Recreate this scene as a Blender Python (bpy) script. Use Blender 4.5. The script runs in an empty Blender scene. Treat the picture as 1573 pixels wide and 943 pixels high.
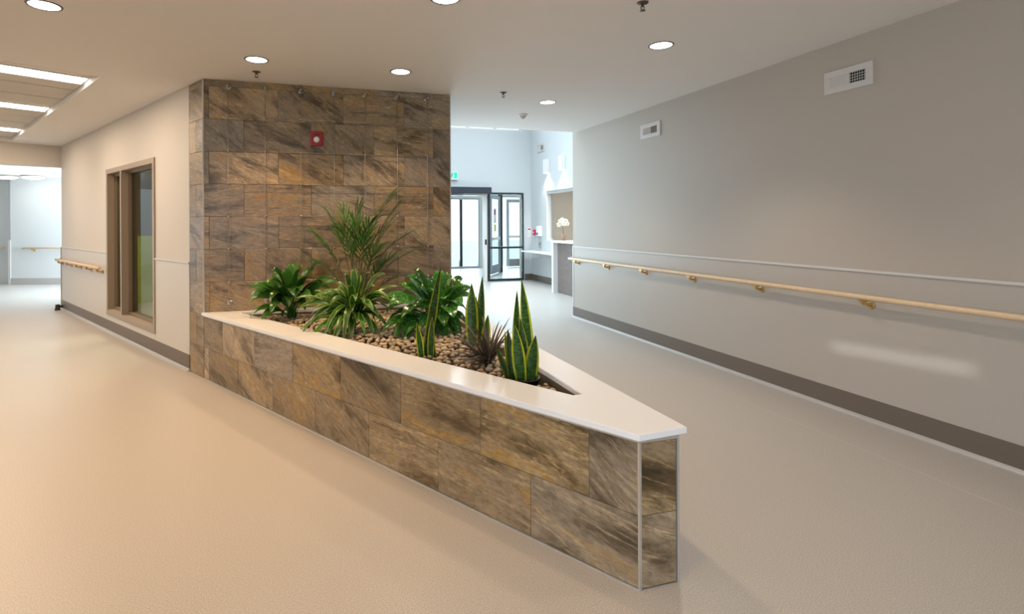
import bpy, bmesh, math, random
from mathutils import Vector, Matrix, noise as mnoise
random.seed(7)
SC = bpy.context.scene
COL = SC.collection
# ------------------------------------------------------------------ camera
PHI = 0.52726                       # direction of the left wall and of the planter's long side
A = Vector((1.242, 1.860, 0.0))     # the planter's front bottom corner
H = 2.829                           # ceiling height
XR = 3.9025                         # right wall
YT = 5.6354                         # tiled wall
CAMZ = 1.45
YAW, PITCH, ROLL = 0.28914, 0.00134, -0.004827
Fv = Vector((math.sin(YAW) * math.cos(PITCH), math.cos(YAW) * math.cos(PITCH), -math.sin(PITCH)))
Rv = Vector((math.cos(YAW), -math.sin(YAW), 0))
Uv = Rv.cross(Fv)
R2 = Rv * math.cos(ROLL) + Uv * math.sin(ROLL)
U2 = -Rv * math.sin(ROLL) + Uv * math.cos(ROLL)
cam = bpy.data.cameras.new('camera')
co = bpy.data.objects.new('camera', cam)
COL.objects.link(co)
cam.sensor_fit = 'HORIZONTAL'
cam.sensor_width = 36.0
cam.lens = 834.28 * 36.0 / 1573.0
cam.shift_x = (786.5 - 722.96) / 1573.0
cam.shift_y = -127.09 / 1573.0
cam.clip_start = 0.05
co.matrix_world = Matrix(((R2.x, U2.x, -Fv.x, 0), (R2.y, U2.y, -Fv.y, 0), (R2.z, U2.z, -Fv.z, CAMZ), (0, 0, 0, 1)))
SC.camera = co
# ------------------------------------------------------------------ world, exposure, daylight
SC.view_settings.view_transform = 'Standard'
SC.view_settings.look = 'None'
SC.view_settings.gamma = 1.0
SC.view_settings.use_curve_mapping = False
SC.view_settings.exposure = 0.0
w = bpy.data.worlds.new('world')
SC.world = w
w.use_nodes = True
bg = w.node_tree.nodes['Background']
bg.inputs[0].default_value = (0.80, 0.91, 1.0, 1)
bg.inputs[1].default_value = 2.2
SC.cycles.use_denoising = True
SC.cycles.max_bounces = 8
SC.cycles.sample_clamp_indirect = 6.0

def area(name, loc, target, sx, sy, power, color, spread=180):
    l = bpy.data.lights.new(name, 'AREA')
    l.shape = 'RECTANGLE'
    l.size, l.size_y, l.energy, l.color = sx, sy, power, color
    l.spread = math.radians(spread)
    o = bpy.data.objects.new(name, l)
    COL.objects.link(o)
    o.location = loc
    o.rotation_euler = (Vector(target) - Vector(loc)).to_track_quat('-Z', 'Y').to_euler()
    return o
DAY = (0.72, 0.88, 1.0)
area('added_skylight', (3.4, 10.2, 4.56), (3.4, 10.2, 0), 3.2, 4.0, 110, DAY, 105)  # overhead daylight added for the lobby; the skylight itself is unseen
area('lobby_window_daylight', (1.62, 9.7, 1.75), (4.6, 5.6, 1.9), 3.4, 2.7, 120, DAY)
area('entrance_daylight', (4.9, 17.6, 1.5), (4.6, 8.0, 1.0), 4.5, 2.6, 300, DAY)
area('end_corridor_daylight', (-3.2, 14.2, 1.5), (-6.8, 15.2, 1.3), 2.0, 2.2, 360, DAY)
area('rear_fill_light', (-2.6, -4.4, 1.7), (3.4, 2.2, 0.5), 2.4, 1.7, 80, (0.76, 0.88, 1.0), 90)  # cool fill added behind the viewer; no window is built there
sun = bpy.data.lights.new('streak_sun', 'SUN'); sun.energy = 2.2; sun.angle = math.radians(0.45); sun.color = (0.92, 0.96, 1.0)
SUND = Vector((3.70, 7.80, -0.43))                    # low sun added for the right wall streak, shaped by the slot behind
so = bpy.data.objects.new('streak_sun', sun); COL.objects.link(so); so.location = (-3, -12, 3)
so.rotation_euler = SUND.to_track_quat('-Z', 'Y').to_euler()
area('reception_light', (6.8, 10.0, 2.5), (6.8, 10.0, 0), 1.5, 2.0, 60, (1.0, 0.86, 0.68))
# ------------------------------------------------------------------ materials
MATS = {}
def nt(name):
    m = bpy.data.materials.new(name)
    m.use_nodes = True
    MATS[name] = m
    return m, m.node_tree.nodes, m.node_tree.links, m.node_tree.nodes['Principled BSDF']
def plain(name, col, rough=0.5, metal=0.0, spec=0.5, bump=0.0, bscale=60, var=0.0):
    m, N, L, b = nt(name)
    b.inputs['Base Color'].default_value = (*col, 1)
    b.inputs['Roughness'].default_value = rough
    b.inputs['Metallic'].default_value = metal
    b.inputs['Specular IOR Level'].default_value = spec
    if bump or var:
        tc = N.new('ShaderNodeTexCoord')
        n = N.new('ShaderNodeTexNoise')
        n.inputs['Scale'].default_value = bscale
        n.inputs['Detail'].default_value = 4
        L.new(tc.outputs['Object'], n.inputs['Vector'])
        if bump:
            bp = N.new('ShaderNodeBump')
            bp.inputs['Strength'].default_value = bump
            bp.inputs['Distance'].default_value = 0.004
            L.new(n.outputs['Fac'], bp.inputs['Height'])
            L.new(bp.outputs['Normal'], b.inputs['Normal'])
        if var:
            r = N.new('ShaderNodeValToRGB')
            r.color_ramp.elements[0].position = 0.35
            r.color_ramp.elements[1].position = 0.65
            r.color_ramp.elements[0].color = (*[c * (1 - var) for c in col], 1)
            r.color_ramp.elements[1].color = (*[min(1, c * (1 + var)) for c in col], 1)
            L.new(n.outputs['Fac'], r.inputs['Fac'])
            L.new(r.outputs['Color'], b.inputs['Base Color'])
    return m
def emit(name, col, strength):
    m, N, L, b = nt(name)
    b.inputs['Base Color'].default_value = (*col, 1)
    b.inputs['Emission Color'].default_value = (*col, 1)
    b.inputs['Emission Strength'].default_value = strength
    return m
plain('paint', (0.62, 0.59, 0.55), 0.55, bump=0.04, bscale=240)
plain('greige', (0.45, 0.395, 0.335), 0.5, bump=0.04, bscale=240)
plain('greige_panel', (0.455, 0.41, 0.36), 0.36, bump=0.05, bscale=400)
plain('paint_white', (0.64, 0.665, 0.67), 0.6, bump=0.03, bscale=240)
plain('panel', (0.60, 0.575, 0.54), 0.38, bump=0.05, bscale=400)
plain('ceiling_paint', (0.79, 0.765, 0.735), 0.8, bump=0.03, bscale=200)
plain('base_brown', (0.15, 0.12, 0.095), 0.45, bump=0.05, bscale=200, var=0.06)
plain('cap_trim', (0.62, 0.60, 0.57), 0.35)
plain('cove', (0.42, 0.40, 0.38), 0.3)
plain('quartz', (0.86, 0.87, 0.89), 0.16, bscale=350, var=0.03)
plain('aluminium', (0.62, 0.62, 0.61), 0.35, metal=0.7)
plain('grout', (0.14, 0.115, 0.085), 0.9)
plain('steel', (0.42, 0.40, 0.37), 0.35, metal=1.0)
plain('rail_wood', (0.72, 0.53, 0.33), 0.35, bscale=30, var=0.04)
plain('brass', (0.62, 0.42, 0.17), 0.3, metal=0.9)
plain('white_plastic', (0.82, 0.81, 0.79), 0.4)
plain('vent_paint', (0.60, 0.565, 0.53), 0.4)
plain('dark_void', (0.012, 0.010, 0.009), 0.8)
plain('dark_bronze', (0.10, 0.08, 0.06), 0.4, metal=0.5)
plain('alarm_red', (0.32, 0.012, 0.015), 0.35)
plain('frame_brown', (0.20, 0.15, 0.105), 0.4, bump=0.03)
plain('frame_light', (0.33, 0.26, 0.195), 0.4)
plain('black_frame', (0.018, 0.022, 0.028), 0.35)
plain('header_black', (0.03, 0.038, 0.05), 0.4)
plain('alu_blue', (0.40, 0.46, 0.52), 0.35, metal=0.4)
plain('kick', (0.30, 0.28, 0.32), 0.4, metal=0.3)
plain('lime', (0.34, 0.40, 0.02), 0.6)
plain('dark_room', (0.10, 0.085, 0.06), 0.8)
plain('foliage_print', (0.09, 0.07, 0.03), 0.7, bscale=9, var=0.8)
plain('desk_wood', (0.20, 0.165, 0.145), 0.45, bscale=20, var=0.12)
plain('desk_white', (0.80, 0.80, 0.80), 0.35)
plain('cream_wall', (0.80, 0.70, 0.58), 0.7)
plain('tan_panel', (0.66, 0.50, 0.34), 0.7)
plain('soil', (0.045, 0.032, 0.022), 1.0, bump=0.6, bscale=70)
plain('black_pot', (0.015, 0.016, 0.018), 0.3)
plain('clay_pot', (0.34, 0.22, 0.13), 0.6)
plain('petal', (0.90, 0.88, 0.72), 0.5)
plain('sign_green', (0.0, 0.42, 0.24), 0.4)
plain('sign_red', (0.65, 0.03, 0.04), 0.4)
plain('sign_blue', (0.05, 0.07, 0.36), 0.4)
plain('sign_pink', (0.70, 0.10, 0.25), 0.4)
plain('sign_yellow', (0.62, 0.66, 0.05), 0.4)
plain('rubber', (0.012, 0.011, 0.011), 0.5)
plain('ceiling_tile', (0.62, 0.585, 0.54), 0.9, bump=0.2, bscale=220)
plain('asphalt', (0.55, 0.55, 0.54), 0.9)
plain('grey_box', (0.30, 0.30, 0.31), 0.4)
emit('downlight_glow', (1.0, 0.95, 0.88), 9.0)
emit('strip_glow', (1.0, 0.93, 0.84), 6.0)
emit('sconce_glow', (1.0, 0.97, 0.92), 6.0)
emit('exit_glow', (0.0, 0.60, 0.36), 0.6)

def glass_mat(name, tint, gloss, rough=0.02):
    m, N, L, b = nt(name)
    N.remove(b)
    out = N['Material Output']
    tr = N.new('ShaderNodeBsdfTransparent'); tr.inputs[0].default_value = (*tint, 1)
    gl = N.new('ShaderNodeBsdfGlossy'); gl.inputs['Roughness'].default_value = rough
    fr = N.new('ShaderNodeFresnel'); fr.inputs['IOR'].default_value = gloss
    mx = N.new('ShaderNodeMixShader')
    ge = N.new('ShaderNodeNewGeometry'); mu = N.new('ShaderNodeMath'); mu.operation = 'SUBTRACT'; mu.use_clamp = True
    L.new(fr.outputs[0], mu.inputs[0]); L.new(ge.outputs['Backfacing'], mu.inputs[1])
    L.new(mu.outputs[0], mx.inputs[0]); L.new(tr.outputs[0], mx.inputs[1]); L.new(gl.outputs[0], mx.inputs[2])
    L.new(mx.outputs[0], out.inputs[0])
    return m
glass_mat('glass', (0.93, 0.97, 0.97), 1.45)
glass_mat('glass_dark', (0.62, 0.64, 0.56), 1.33)

def floor_mat():
    m, N, L, b = nt('floor_vinyl')
    tc = N.new('ShaderNodeTexCoord')
    n1 = N.new('ShaderNodeTexNoise'); n1.inputs['Scale'].default_value = 210; n1.inputs['Detail'].default_value = 3
    n2 = N.new('ShaderNodeTexNoise'); n2.inputs['Scale'].default_value = 420; n2.inputs['Detail'].default_value = 1
    v = N.new('ShaderNodeTexVoronoi'); v.inputs['Scale'].default_value = 120
    for q in (n1, n2, v): L.new(tc.outputs['Object'], q.inputs['Vector'])
    r = N.new('ShaderNodeValToRGB')
    e = r.color_ramp.elements
    e[0].position = 0.30; e[0].color = (0.36, 0.335, 0.305, 1)
    e[1].position = 0.70; e[1].color = (0.635, 0.60, 0.555, 1)
    L.new(n1.outputs['Fac'], r.inputs['Fac'])
    r2 = N.new('ShaderNodeValToRGB')
    r2.color_ramp.elements[0].position = 0.36; r2.color_ramp.elements[0].color = (0.62, 0.6, 0.58, 1)
    r2.color_ramp.elements[1].position = 0.5; r2.color_ramp.elements[1].color = (1, 1, 1, 1)
    L.new(n2.outputs['Fac'], r2.inputs['Fac'])
    mx = N.new('ShaderNodeMix'); mx.data_type = 'RGBA'; mx.blend_type = 'MULTIPLY'; mx.inputs[0].default_value = 0.7
    L.new(r.outputs['Color'], mx.inputs[6]); L.new(r2.outputs['Color'], mx.inputs[7])
    L.new(mx.outputs[2], b.inputs['Base Color'])
    b.inputs['Roughness'].default_value = 0.36
    b.inputs['Specular IOR Level'].default_value = 0.45
    bp = N.new('ShaderNodeBump'); bp.inputs['Strength'].default_value = 0.02; bp.inputs['Distance'].default_value = 0.001
    L.new(n1.outputs['Fac'], bp.inputs['Height']); L.new(bp.outputs['Normal'], b.inputs['Normal'])
floor_mat()

def tile_mat(name, sat, val):
    m, N, L, b = nt(name)
    tc = N.new('ShaderNodeTexCoord'); oi = N.new('ShaderNodeObjectInfo')
    def math_(op, a, bb, c=None):
        q = N.new('ShaderNodeMath'); q.operation = op
        for i, vv in enumerate((a, bb, c)):
            if vv is None: continue
            if isinstance(vv, (int, float)): q.inputs[i].default_value = vv
            else: L.new(vv, q.inputs[i])
        return q.outputs[0]
    rnd = oi.outputs['Random']
    ang = math_('MULTIPLY_ADD', math_('FRACT', math_('MULTIPLY', rnd, 5.7), 0), -0.85, 0.08)
    rot = N.new('ShaderNodeVectorRotate'); rot.rotation_type = 'Y_AXIS'
    L.new(tc.outputs['Object'], rot.inputs['Vector']); L.new(ang, rot.inputs['Angle'])
    off = N.new('ShaderNodeCombineXYZ')
    L.new(math_('MULTIPLY', rnd, 37.0), off.inputs[0]); L.new(math_('MULTIPLY', rnd, 91.0), off.inputs[1]); L.new(math_('MULTIPLY', rnd, 53.0), off.inputs[2])
    add = N.new('ShaderNodeVectorMath'); add.operation = 'ADD'
    L.new(rot.outputs[0], add.inputs[0]); L.new(off.outputs[0], add.inputs[1])
    def noise(scale, detail, rough, dist, stretch):
        mp = N.new('ShaderNodeMapping'); mp.inputs['Scale'].default_value = stretch
        L.new(add.outputs[0], mp.inputs['Vector'])
        n = N.new('ShaderNodeTexNoise')
        n.inputs['Scale'].default_value = scale; n.inputs['Detail'].default_value = detail
        n.inputs['Roughness'].default_value = rough; n.inputs['Distortion'].default_value = dist
        L.new(mp.outputs[0], n.inputs['Vector'])
        return n.outputs['Fac']
    a1 = noise(2.1, 10, 0.62, 0.35, (0.85, 1.0, 2.9))
    a2 = noise(2.2, 6, 0.6, 0.35, (0.55, 1.0, 5.0))
    a3 = noise(30, 6, 0.75, 0.4, (0.7, 1, 1.8))
    r1 = N.new('ShaderNodeValToRGB'); e = r1.color_ramp.elements
    e[0].position = 0.30; e[0].color = (0.050, 0.034, 0.017, 1)
    e[1].position = 0.76; e[1].color = (0.50, 0.38, 0.225, 1)
    for pos, c in ((0.40, (0.125, 0.086, 0.045)), (0.47, (0.255, 0.188, 0.112)), (0.535, (0.310, 0.236, 0.155)), (0.60, (0.340, 0.215, 0.085)), (0.66, (0.36, 0.265, 0.155))):
        q = e.new(pos); q.color = (*c, 1)
    L.new(a1, r1.inputs['Fac'])
    # gold and pale veins
    r2 = N.new('ShaderNodeValToRGB'); e = r2.color_ramp.elements
    e[0].position = 0.488; e[0].color = (0, 0, 0, 1)
    e[1].position = 0.530; e[1].color = (0, 0, 0, 1)
    q = e.new(0.506); q.color = (1, 1, 1, 1)
    L.new(a2, r2.inputs['Fac'])
    mx = N.new('ShaderNodeMix'); mx.data_type = 'RGBA'
    L.new(math_('MULTIPLY', math_('MULTIPLY', r2.outputs['Color'], a3), 0.85), mx.inputs[0])
    L.new(r1.outputs['Color'], mx.inputs[6]); mx.inputs[7].default_value = (0.60, 0.45, 0.24, 1)
    r3 = N.new('ShaderNodeValToRGB'); e = r3.color_ramp.elements
    e[0].position = 0.34; e[0].color = (0.50, 0.50, 0.50, 1); e[1].position = 0.58; e[1].color = (1.06, 1.05, 1.03, 1)
    L.new(a3, r3.inputs['Fac'])
    m2 = N.new('ShaderNodeMix'); m2.data_type = 'RGBA'; m2.blend_type = 'MULTIPLY'; m2.inputs[0].default_value = 0.8
    L.new(mx.outputs[2], m2.inputs[6]); L.new(r3.outputs['Color'], m2.inputs[7])
    hs = N.new('ShaderNodeHueSaturation')
    L.new(math_('MULTIPLY_ADD', rnd, 0.36 * val, 0.74 * val), hs.inputs['Value'])
    L.new(math_('MULTIPLY_ADD', math_('FRACT', math_('MULTIPLY', rnd, 7.3), 0), 0.25, sat), hs.inputs['Saturation'])
    L.new(m2.outputs[2], hs.inputs['Color'])
    L.new(hs.outputs['Color'], b.inputs['Base Color'])
    b.inputs['Roughness'].default_value = 0.36
    b.inputs['Specular IOR Level'].default_value = 0.5
    bp = N.new('ShaderNodeBump'); bp.inputs['Strength'].default_value = 0.25; bp.inputs['Distance'].default_value = 0.003
    L.new(a1, bp.inputs['Height']); L.new(bp.outputs['Normal'], b.inputs['Normal'])
tile_mat('slate_tile', 0.84, 0.94)
tile_mat('slate_gold', 0.96, 1.04)
tile_mat('slate_grey', 0.66, 0.96)
tile_mat('slate_pale', 0.92, 1.36)  # brighter slate: painted light on the planter end, naturally pale tiles elsewhere

def leaf_mat(name, centre, edge, ew=0.12, stripes=None, mottled=None, rough=0.3, trans=0.12):
    """u runs across the leaf (0..1), v along it: a margin of its own colour, cross bands or a pale middle"""
    m, N, L, b = nt(name)
    uv = N.new('ShaderNodeUVMap')
    sp = N.new('ShaderNodeSeparateXYZ'); L.new(uv.outputs[0], sp.inputs[0])
    s = N.new('ShaderNodeMath'); s.operation = 'SUBTRACT'; L.new(sp.outputs[0], s.inputs[0]); s.inputs[1].default_value = 0.5
    ab = N.new('ShaderNodeMath'); ab.operation = 'ABSOLUTE'; L.new(s.outputs[0], ab.inputs[0])
    r = N.new('ShaderNodeValToRGB'); e = r.color_ramp.elements
    r.color_ramp.interpolation = 'LINEAR'
    e[0].position = max(0, 0.5 - ew - 0.03); e[0].color = (0, 0, 0, 1)
    e[1].position = 0.5 - ew + 0.01; e[1].color = (1, 1, 1, 1)
    L.new(ab.outputs[0], r.inputs['Fac'])
    base = N.new('ShaderNodeRGB'); base.outputs[0].default_value = (*centre, 1)
    cur = base.outputs[0]
    tc = N.new('ShaderNodeTexCoord'); oi = N.new('ShaderNodeObjectInfo')
    if stripes:
        n = N.new('ShaderNodeTexNoise'); mp = N.new('ShaderNodeMapping')
        mp.inputs['Scale'].default_value = (2.0, 34.0, 1.0)
        L.new(uv.outputs[0], mp.inputs[0]); L.new(mp.outputs[0], n.inputs['Vector'])
        n.inputs['Scale'].default_value = 1.0; n.inputs['Detail'].default_value = 3
        rr = N.new('ShaderNodeValToRGB'); rr.color_ramp.elements[0].position = 0.45; rr.color_ramp.elements[1].position = 0.58
        rr.color_ramp.elements[0].color = (*centre, 1); rr.color_ramp.elements[1].color = (*stripes, 1)
        L.new(n.outputs['Fac'], rr.inputs['Fac']); cur = rr.outputs['Color']
    if mottled:
        n = N.new('ShaderNodeTexNoise'); n.inputs['Scale'].default_value = 55; n.inputs['Detail'].default_value = 5
        L.new(tc.outputs['Object'], n.inputs['Vector'])
        rr = N.new('ShaderNodeValToRGB'); rr.color_ramp.elements[0].position = 0.47; rr.color_ramp.elements[1].position = 0.62
        rr.color_ramp.elements[0].color = (*centre, 1); rr.color_ramp.elements[1].color = (*mottled, 1)
        L.new(n.outputs['Fac'], rr.inputs['Fac']); cur = rr.outputs['Color']
    mx = N.new('ShaderNodeMix'); mx.data_type = 'RGBA'
    L.new(r.outputs['Color'], mx.inputs[0]); L.new(cur, mx.inputs[6]); mx.inputs[7].default_value = (*edge, 1)
    hs = N.new('ShaderNodeHueSaturation')
    q = N.new('ShaderNodeMath'); q.operation = 'MULTIPLY_ADD'; L.new(oi.outputs['Random'], q.inputs[0]); q.inputs[1].default_value = 1.0; q.inputs[2].default_value = 0.5
    L.new(q.outputs[0], hs.inputs['Value']); L.new(mx.outputs[2], hs.inputs['Color'])
    L.new(hs.outputs['Color'], b.inputs['Base Color'])
    b.inputs['Roughness'].default_value = rough
    if trans:
        out = N['Material Output']
        tl = N.new('ShaderNodeBsdfTranslucent'); L.new(hs.outputs['Color'], tl.inputs[0])
        ms = N.new('ShaderNodeMixShader'); ms.inputs[0].default_value = trans
        L.new(b.outputs[0], ms.inputs[1]); L.new(tl.outputs[0], ms.inputs[2]); L.new(ms.outputs[0], out.inputs[0])
leaf_mat('lily_leaf', (0.035, 0.125, 0.014), (0.06, 0.19, 0.022), 0.05, rough=0.24, trans=0.2)
leaf_mat('dracaena_leaf', (0.035, 0.125, 0.016), (0.32, 0.46, 0.045), 0.09, trans=0.15)
leaf_mat('dieffenbachia_leaf', (0.025, 0.120, 0.016), (0.05, 0.19, 0.02), 0.10, mottled=(0.10, 0.27, 0.045), rough=0.2, trans=0.2)
leaf_mat('snake_leaf', (0.030, 0.088, 0.018), (0.56, 0.60, 0.035), 0.14, stripes=(0.085, 0.20, 0.040), rough=0.35, trans=0.0)
leaf_mat('spiky_leaf', (0.075, 0.052, 0.036), (0.11, 0.085, 0.05), 0.10, trans=0.05)
leaf_mat('palm_leaf', (0.055, 0.150, 0.022), (0.09, 0.22, 0.035), 0.10, trans=0.15)
plain('palm_stem', (0.060, 0.085, 0.025), 0.5)
def pebble_mat():
    m, N, L, b = nt('pebble')
    oi = N.new('ShaderNodeObjectInfo'); ge = N.new('ShaderNodeNewGeometry')
    ad = N.new('ShaderNodeMath'); ad.operation = 'ADD'; L.new(oi.outputs['Random'], ad.inputs[0]); L.new(ge.outputs['Random Per Island'], ad.inputs[1])
    fr = N.new('ShaderNodeMath'); fr.operation = 'FRACT'; L.new(ad.outputs[0], fr.inputs[0])
    r = N.new('ShaderNodeValToRGB'); e = r.color_ramp.elements
    e[0].position = 0; e[0].color = (0.26, 0.18, 0.11, 1); e[1].position = 1; e[1].color = (0.60, 0.47, 0.32, 1)
    for pos, c in ((0.3, (0.44, 0.34, 0.22)), (0.5, (0.30, 0.25, 0.19)), (0.75, (0.52, 0.38, 0.21))):
        q = e.new(pos); q.color = (*c, 1)
    L.new(fr.outputs[0], r.inputs['Fac']); L.new(r.outputs['Color'], b.inputs['Base Color'])
    b.inputs['Roughness'].default_value = 0.5
pebble_mat()
# ------------------------------------------------------------------ helpers
ID = Matrix.Identity(4)
ML = Matrix.Translation(A) @ Matrix.Rotation(PHI, 4, 'Z')       # local x = into the left wall, y = along it
def MX(x, y, z, a=0.0): return Matrix.Translation((x, y, z)) @ Matrix.Rotation(a, 4, 'Z')
def LP(o, s, z=0.0): return ML @ Vector((o, s, z))

def link(name, me, mat, parent=None, M=None):
    o = bpy.data.objects.new(name, me)
    COL.objects.link(o)
    if mat and not me.materials: me.materials.append(MATS[mat])
    if parent is not None: o.parent = parent
    if M is not None: o.matrix_local = M
    return o
def tag(o, label, cat, group=None):
    o['label'] = label; o['category'] = cat
    if group: o['group'] = group
    return o
def struct(o, label=None):
    o['kind'] = 'structure'
    if label: o['label'] = label
    return o
def thing(name, label, cat, M, group=None):
    o = bpy.data.objects.new(name, None)
    o.empty_display_size = 0.1
    COL.objects.link(o)
    o.matrix_world = M
    return tag(o, label, cat, group)
class B:
    """collects shapes, then links them as one mesh object"""
    def __init__(s): s.bm = bmesh.new(); s.uv = None
    def box(s, x0, x1, y0, y1, z0, z1, bev=0.0, M=None):
        x0, x1 = min(x0, x1), max(x0, x1); y0, y1 = min(y0, y1), max(y0, y1); z0, z1 = min(z0, z1), max(z0, z1)
        vs = [s.bm.verts.new(v) for v in ((x0,y0,z0),(x1,y0,z0),(x1,y1,z0),(x0,y1,z0),(x0,y0,z1),(x1,y0,z1),(x1,y1,z1),(x0,y1,z1))]
        fs = [s.bm.faces.new([vs[i] for i in q]) for q in ((3,2,1,0),(4,5,6,7),(0,1,5,4),(1,2,6,5),(2,3,7,6),(3,0,4,7))]
        if bev:
            es = list({e for f in fs for e in f.edges})
            r = bmesh.ops.bevel(s.bm, geom=es, offset=bev, segments=2, affect='EDGES', profile=0.7)
            vs = list({v for f in r['faces'] for v in f.verts} | {v for v in vs if v.is_valid})
        if M is not None: bmesh.ops.transform(s.bm, matrix=M, verts=vs)
        return s
    def prism(s, poly, z0, z1, bev=0.0):
        b = [s.bm.verts.new((p[0], p[1], z0)) for p in poly]; t = [s.bm.verts.new((p[0], p[1], z1)) for p in poly]
        n = len(poly)
        fs = [s.bm.faces.new(b[::-1]), s.bm.faces.new(t)] + [s.bm.faces.new((b[i], b[(i+1)%n], t[(i+1)%n], t[i])) for i in range(n)]
        if bev:
            es = list(fs[1].edges) + [e for f in fs[2:] for e in f.edges if abs(e.verts[0].co.z - e.verts[1].co.z) > 1e-4]
            bmesh.ops.bevel(s.bm, geom=list(set(es)), offset=bev, segments=2, affect='EDGES')
        return s
    def tube(s, pts, r, n=8, caps=True):
        pts = [Vector(p) for p in pts]; rings = []
        for i, p in enumerate(pts):
            t = (pts[min(i+1, len(pts)-1)] - pts[max(i-1, 0)]).normalized()
            ref = Vector((0,0,1)) if abs(t.z) < 0.9 else Vector((1,0,0))
            a = t.cross(ref).normalized(); b = t.cross(a)
            rr = r[i] if isinstance(r, (list, tuple)) else r
            rings.append([s.bm.verts.new(p + (a*math.cos(k*2*math.pi/n) + b*math.sin(k*2*math.pi/n))*rr) for k in range(n)])
        for i in range(len(rings)-1):
            for k in range(n):
                f = s.bm.faces.new((rings[i][k], rings[i+1][k], rings[i+1][(k+1)%n], rings[i][(k+1)%n])); f.smooth = True
        if caps:
            s.bm.faces.new(rings[0]); s.bm.faces.new(rings[-1][::-1])
        return s
    def lathe(s, prof, n=28, M=None, smooth=True):
        rings = []; allv = []
        for r, z in prof:
            if r < 1e-6: v = [s.bm.verts.new((0,0,z))]
            else: v = [s.bm.verts.new((r*math.cos(k*2*math.pi/n), r*math.sin(k*2*math.pi/n), z)) for k in range(n)]
            rings.append(v); allv += v
        for a, b in zip(rings, rings[1:]):
            for k in range(n):
                j = (k+1) % n
                if len(a) == 1 and len(b) == 1: continue
                if len(a) == 1: f = s.bm.faces.new((a[0], b[k], b[j]))
                elif len(b) == 1: f = s.bm.faces.new((a[k], b[0], a[j]))
                else: f = s.bm.faces.new((a[k], b[k], b[j], a[j]))
                f.smooth = smooth
        if M is not None: bmesh.ops.transform(s.bm, matrix=M, verts=allv)
        return s
    def mesh(s, name):
        me = bpy.data.meshes.new(name)
        bmesh.ops.recalc_face_normals(s.bm, faces=s.bm.faces)
        s.bm.to_mesh(me); s.bm.free(); return me
    def obj(s, name, mat, parent=None, M=None): return link(name, s.mesh(name), mat, parent, M)

# ------------------------------------------------------------------ the shell
struct(B().box(-14, 12, -9, 19.0, -0.2, 0.0).obj('floor', 'floor_vinyl'), 'speckled beige sheet vinyl floor with a satin sheen')
FL = bpy.data.objects['floor']
plain('weld', (0.60, 0.57, 0.54), 0.3)
for x in (3.37, 1.62):
    B().box(x - 0.0018, x + 0.0018, -4.9 if x > 3 else 5.7, 12.8, -0.001, 0.0006).obj('weld_seam', 'weld', FL)
B_ = B()
for o0, o1, s0, s1 in ((-7, -3.45, -9, 16), (-0.68, 0.0, -9, 10.9), (-3.45, -0.68, -9, 4.98), (-3.45, -0.68, 10.46, 10.9)):
    pts = [LP(o0, s0), LP(o1, s0), LP(o1, s1), LP(o0, s1)]
    B_.prism([(p.x, p.y) for p in pts], H, H + 0.3)
p0, p1 = LP(0, -9), LP(0, (7.45 - A.y) / math.cos(PHI))
B_.prism([(p0.x, p0.y), (p0.x, 7.45), (p1.x, 7.45)], H, H + 0.3)
struct(B_.obj('ceiling', 'ceiling_paint'), 'flat painted ceiling over the corridor')
# recessed ceiling tray by the left wall
rec = struct(B().box(-3.5, -0.63, 4.93, 10.51, H + 0.085, H + 0.2).obj('ceiling_recess', 'ceiling_paint', M=ML), 'recessed tray of ceiling panels with light strips')
strips = (5.47, 7.38, 9.50)
seams = [4.99, 5.32, 5.62, 6.02, 6.62, 7.22, 7.54, 8.14, 8.74, 9.34, 9.66, 10.06, 10.45]
for i in range(len(seams) - 1):
    a, b = seams[i], seams[i+1]
    if any(a < s < b for s in strips): continue
    for o0, o1 in ((-1.90, -0.685), (-3.12, -1.91)):
        B().box(o0, o1, a + 0.012, b - 0.012, 0, 0.03, 0.003).obj('ceiling_panel', 'ceiling_tile', rec, Matrix.Translation((0, 0, H + 0.054)))
for i, s in enumerate(strips):
    lab = ('long light strip in the ceiling tray, nearest of three', 'middle one of three light strips in the ceiling tray', 'farthest light strip in the ceiling tray, by the bulkhead')[i]
    t = thing('strip_light', lab, 'ceiling light', ML @ Matrix.Translation((-1.9, s, H + 0.035)), 'strip lights in the ceiling tray')
    B().box(-1.2, 1.2, -0.13, 0.13, 0.012, 0.05).obj('housing', 'white_plastic', t)
    B().box(-1.19, 1.19, -0.12, 0.12, 0.0, 0.012, 0.004).obj('diffuser', 'strip_glow', t)
    l = bpy.data.lights.new('strip_lamp', 'AREA'); l.shape = 'RECTANGLE'; l.size, l.size_y = 2.3, 0.22
    l.energy = 46; l.color = (1.0, 0.72, 0.46)
    lo = bpy.data.objects.new('strip_lamp', l); COL.objects.link(lo); lo.parent = t; lo.location = (0, 0, -0.01)

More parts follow.
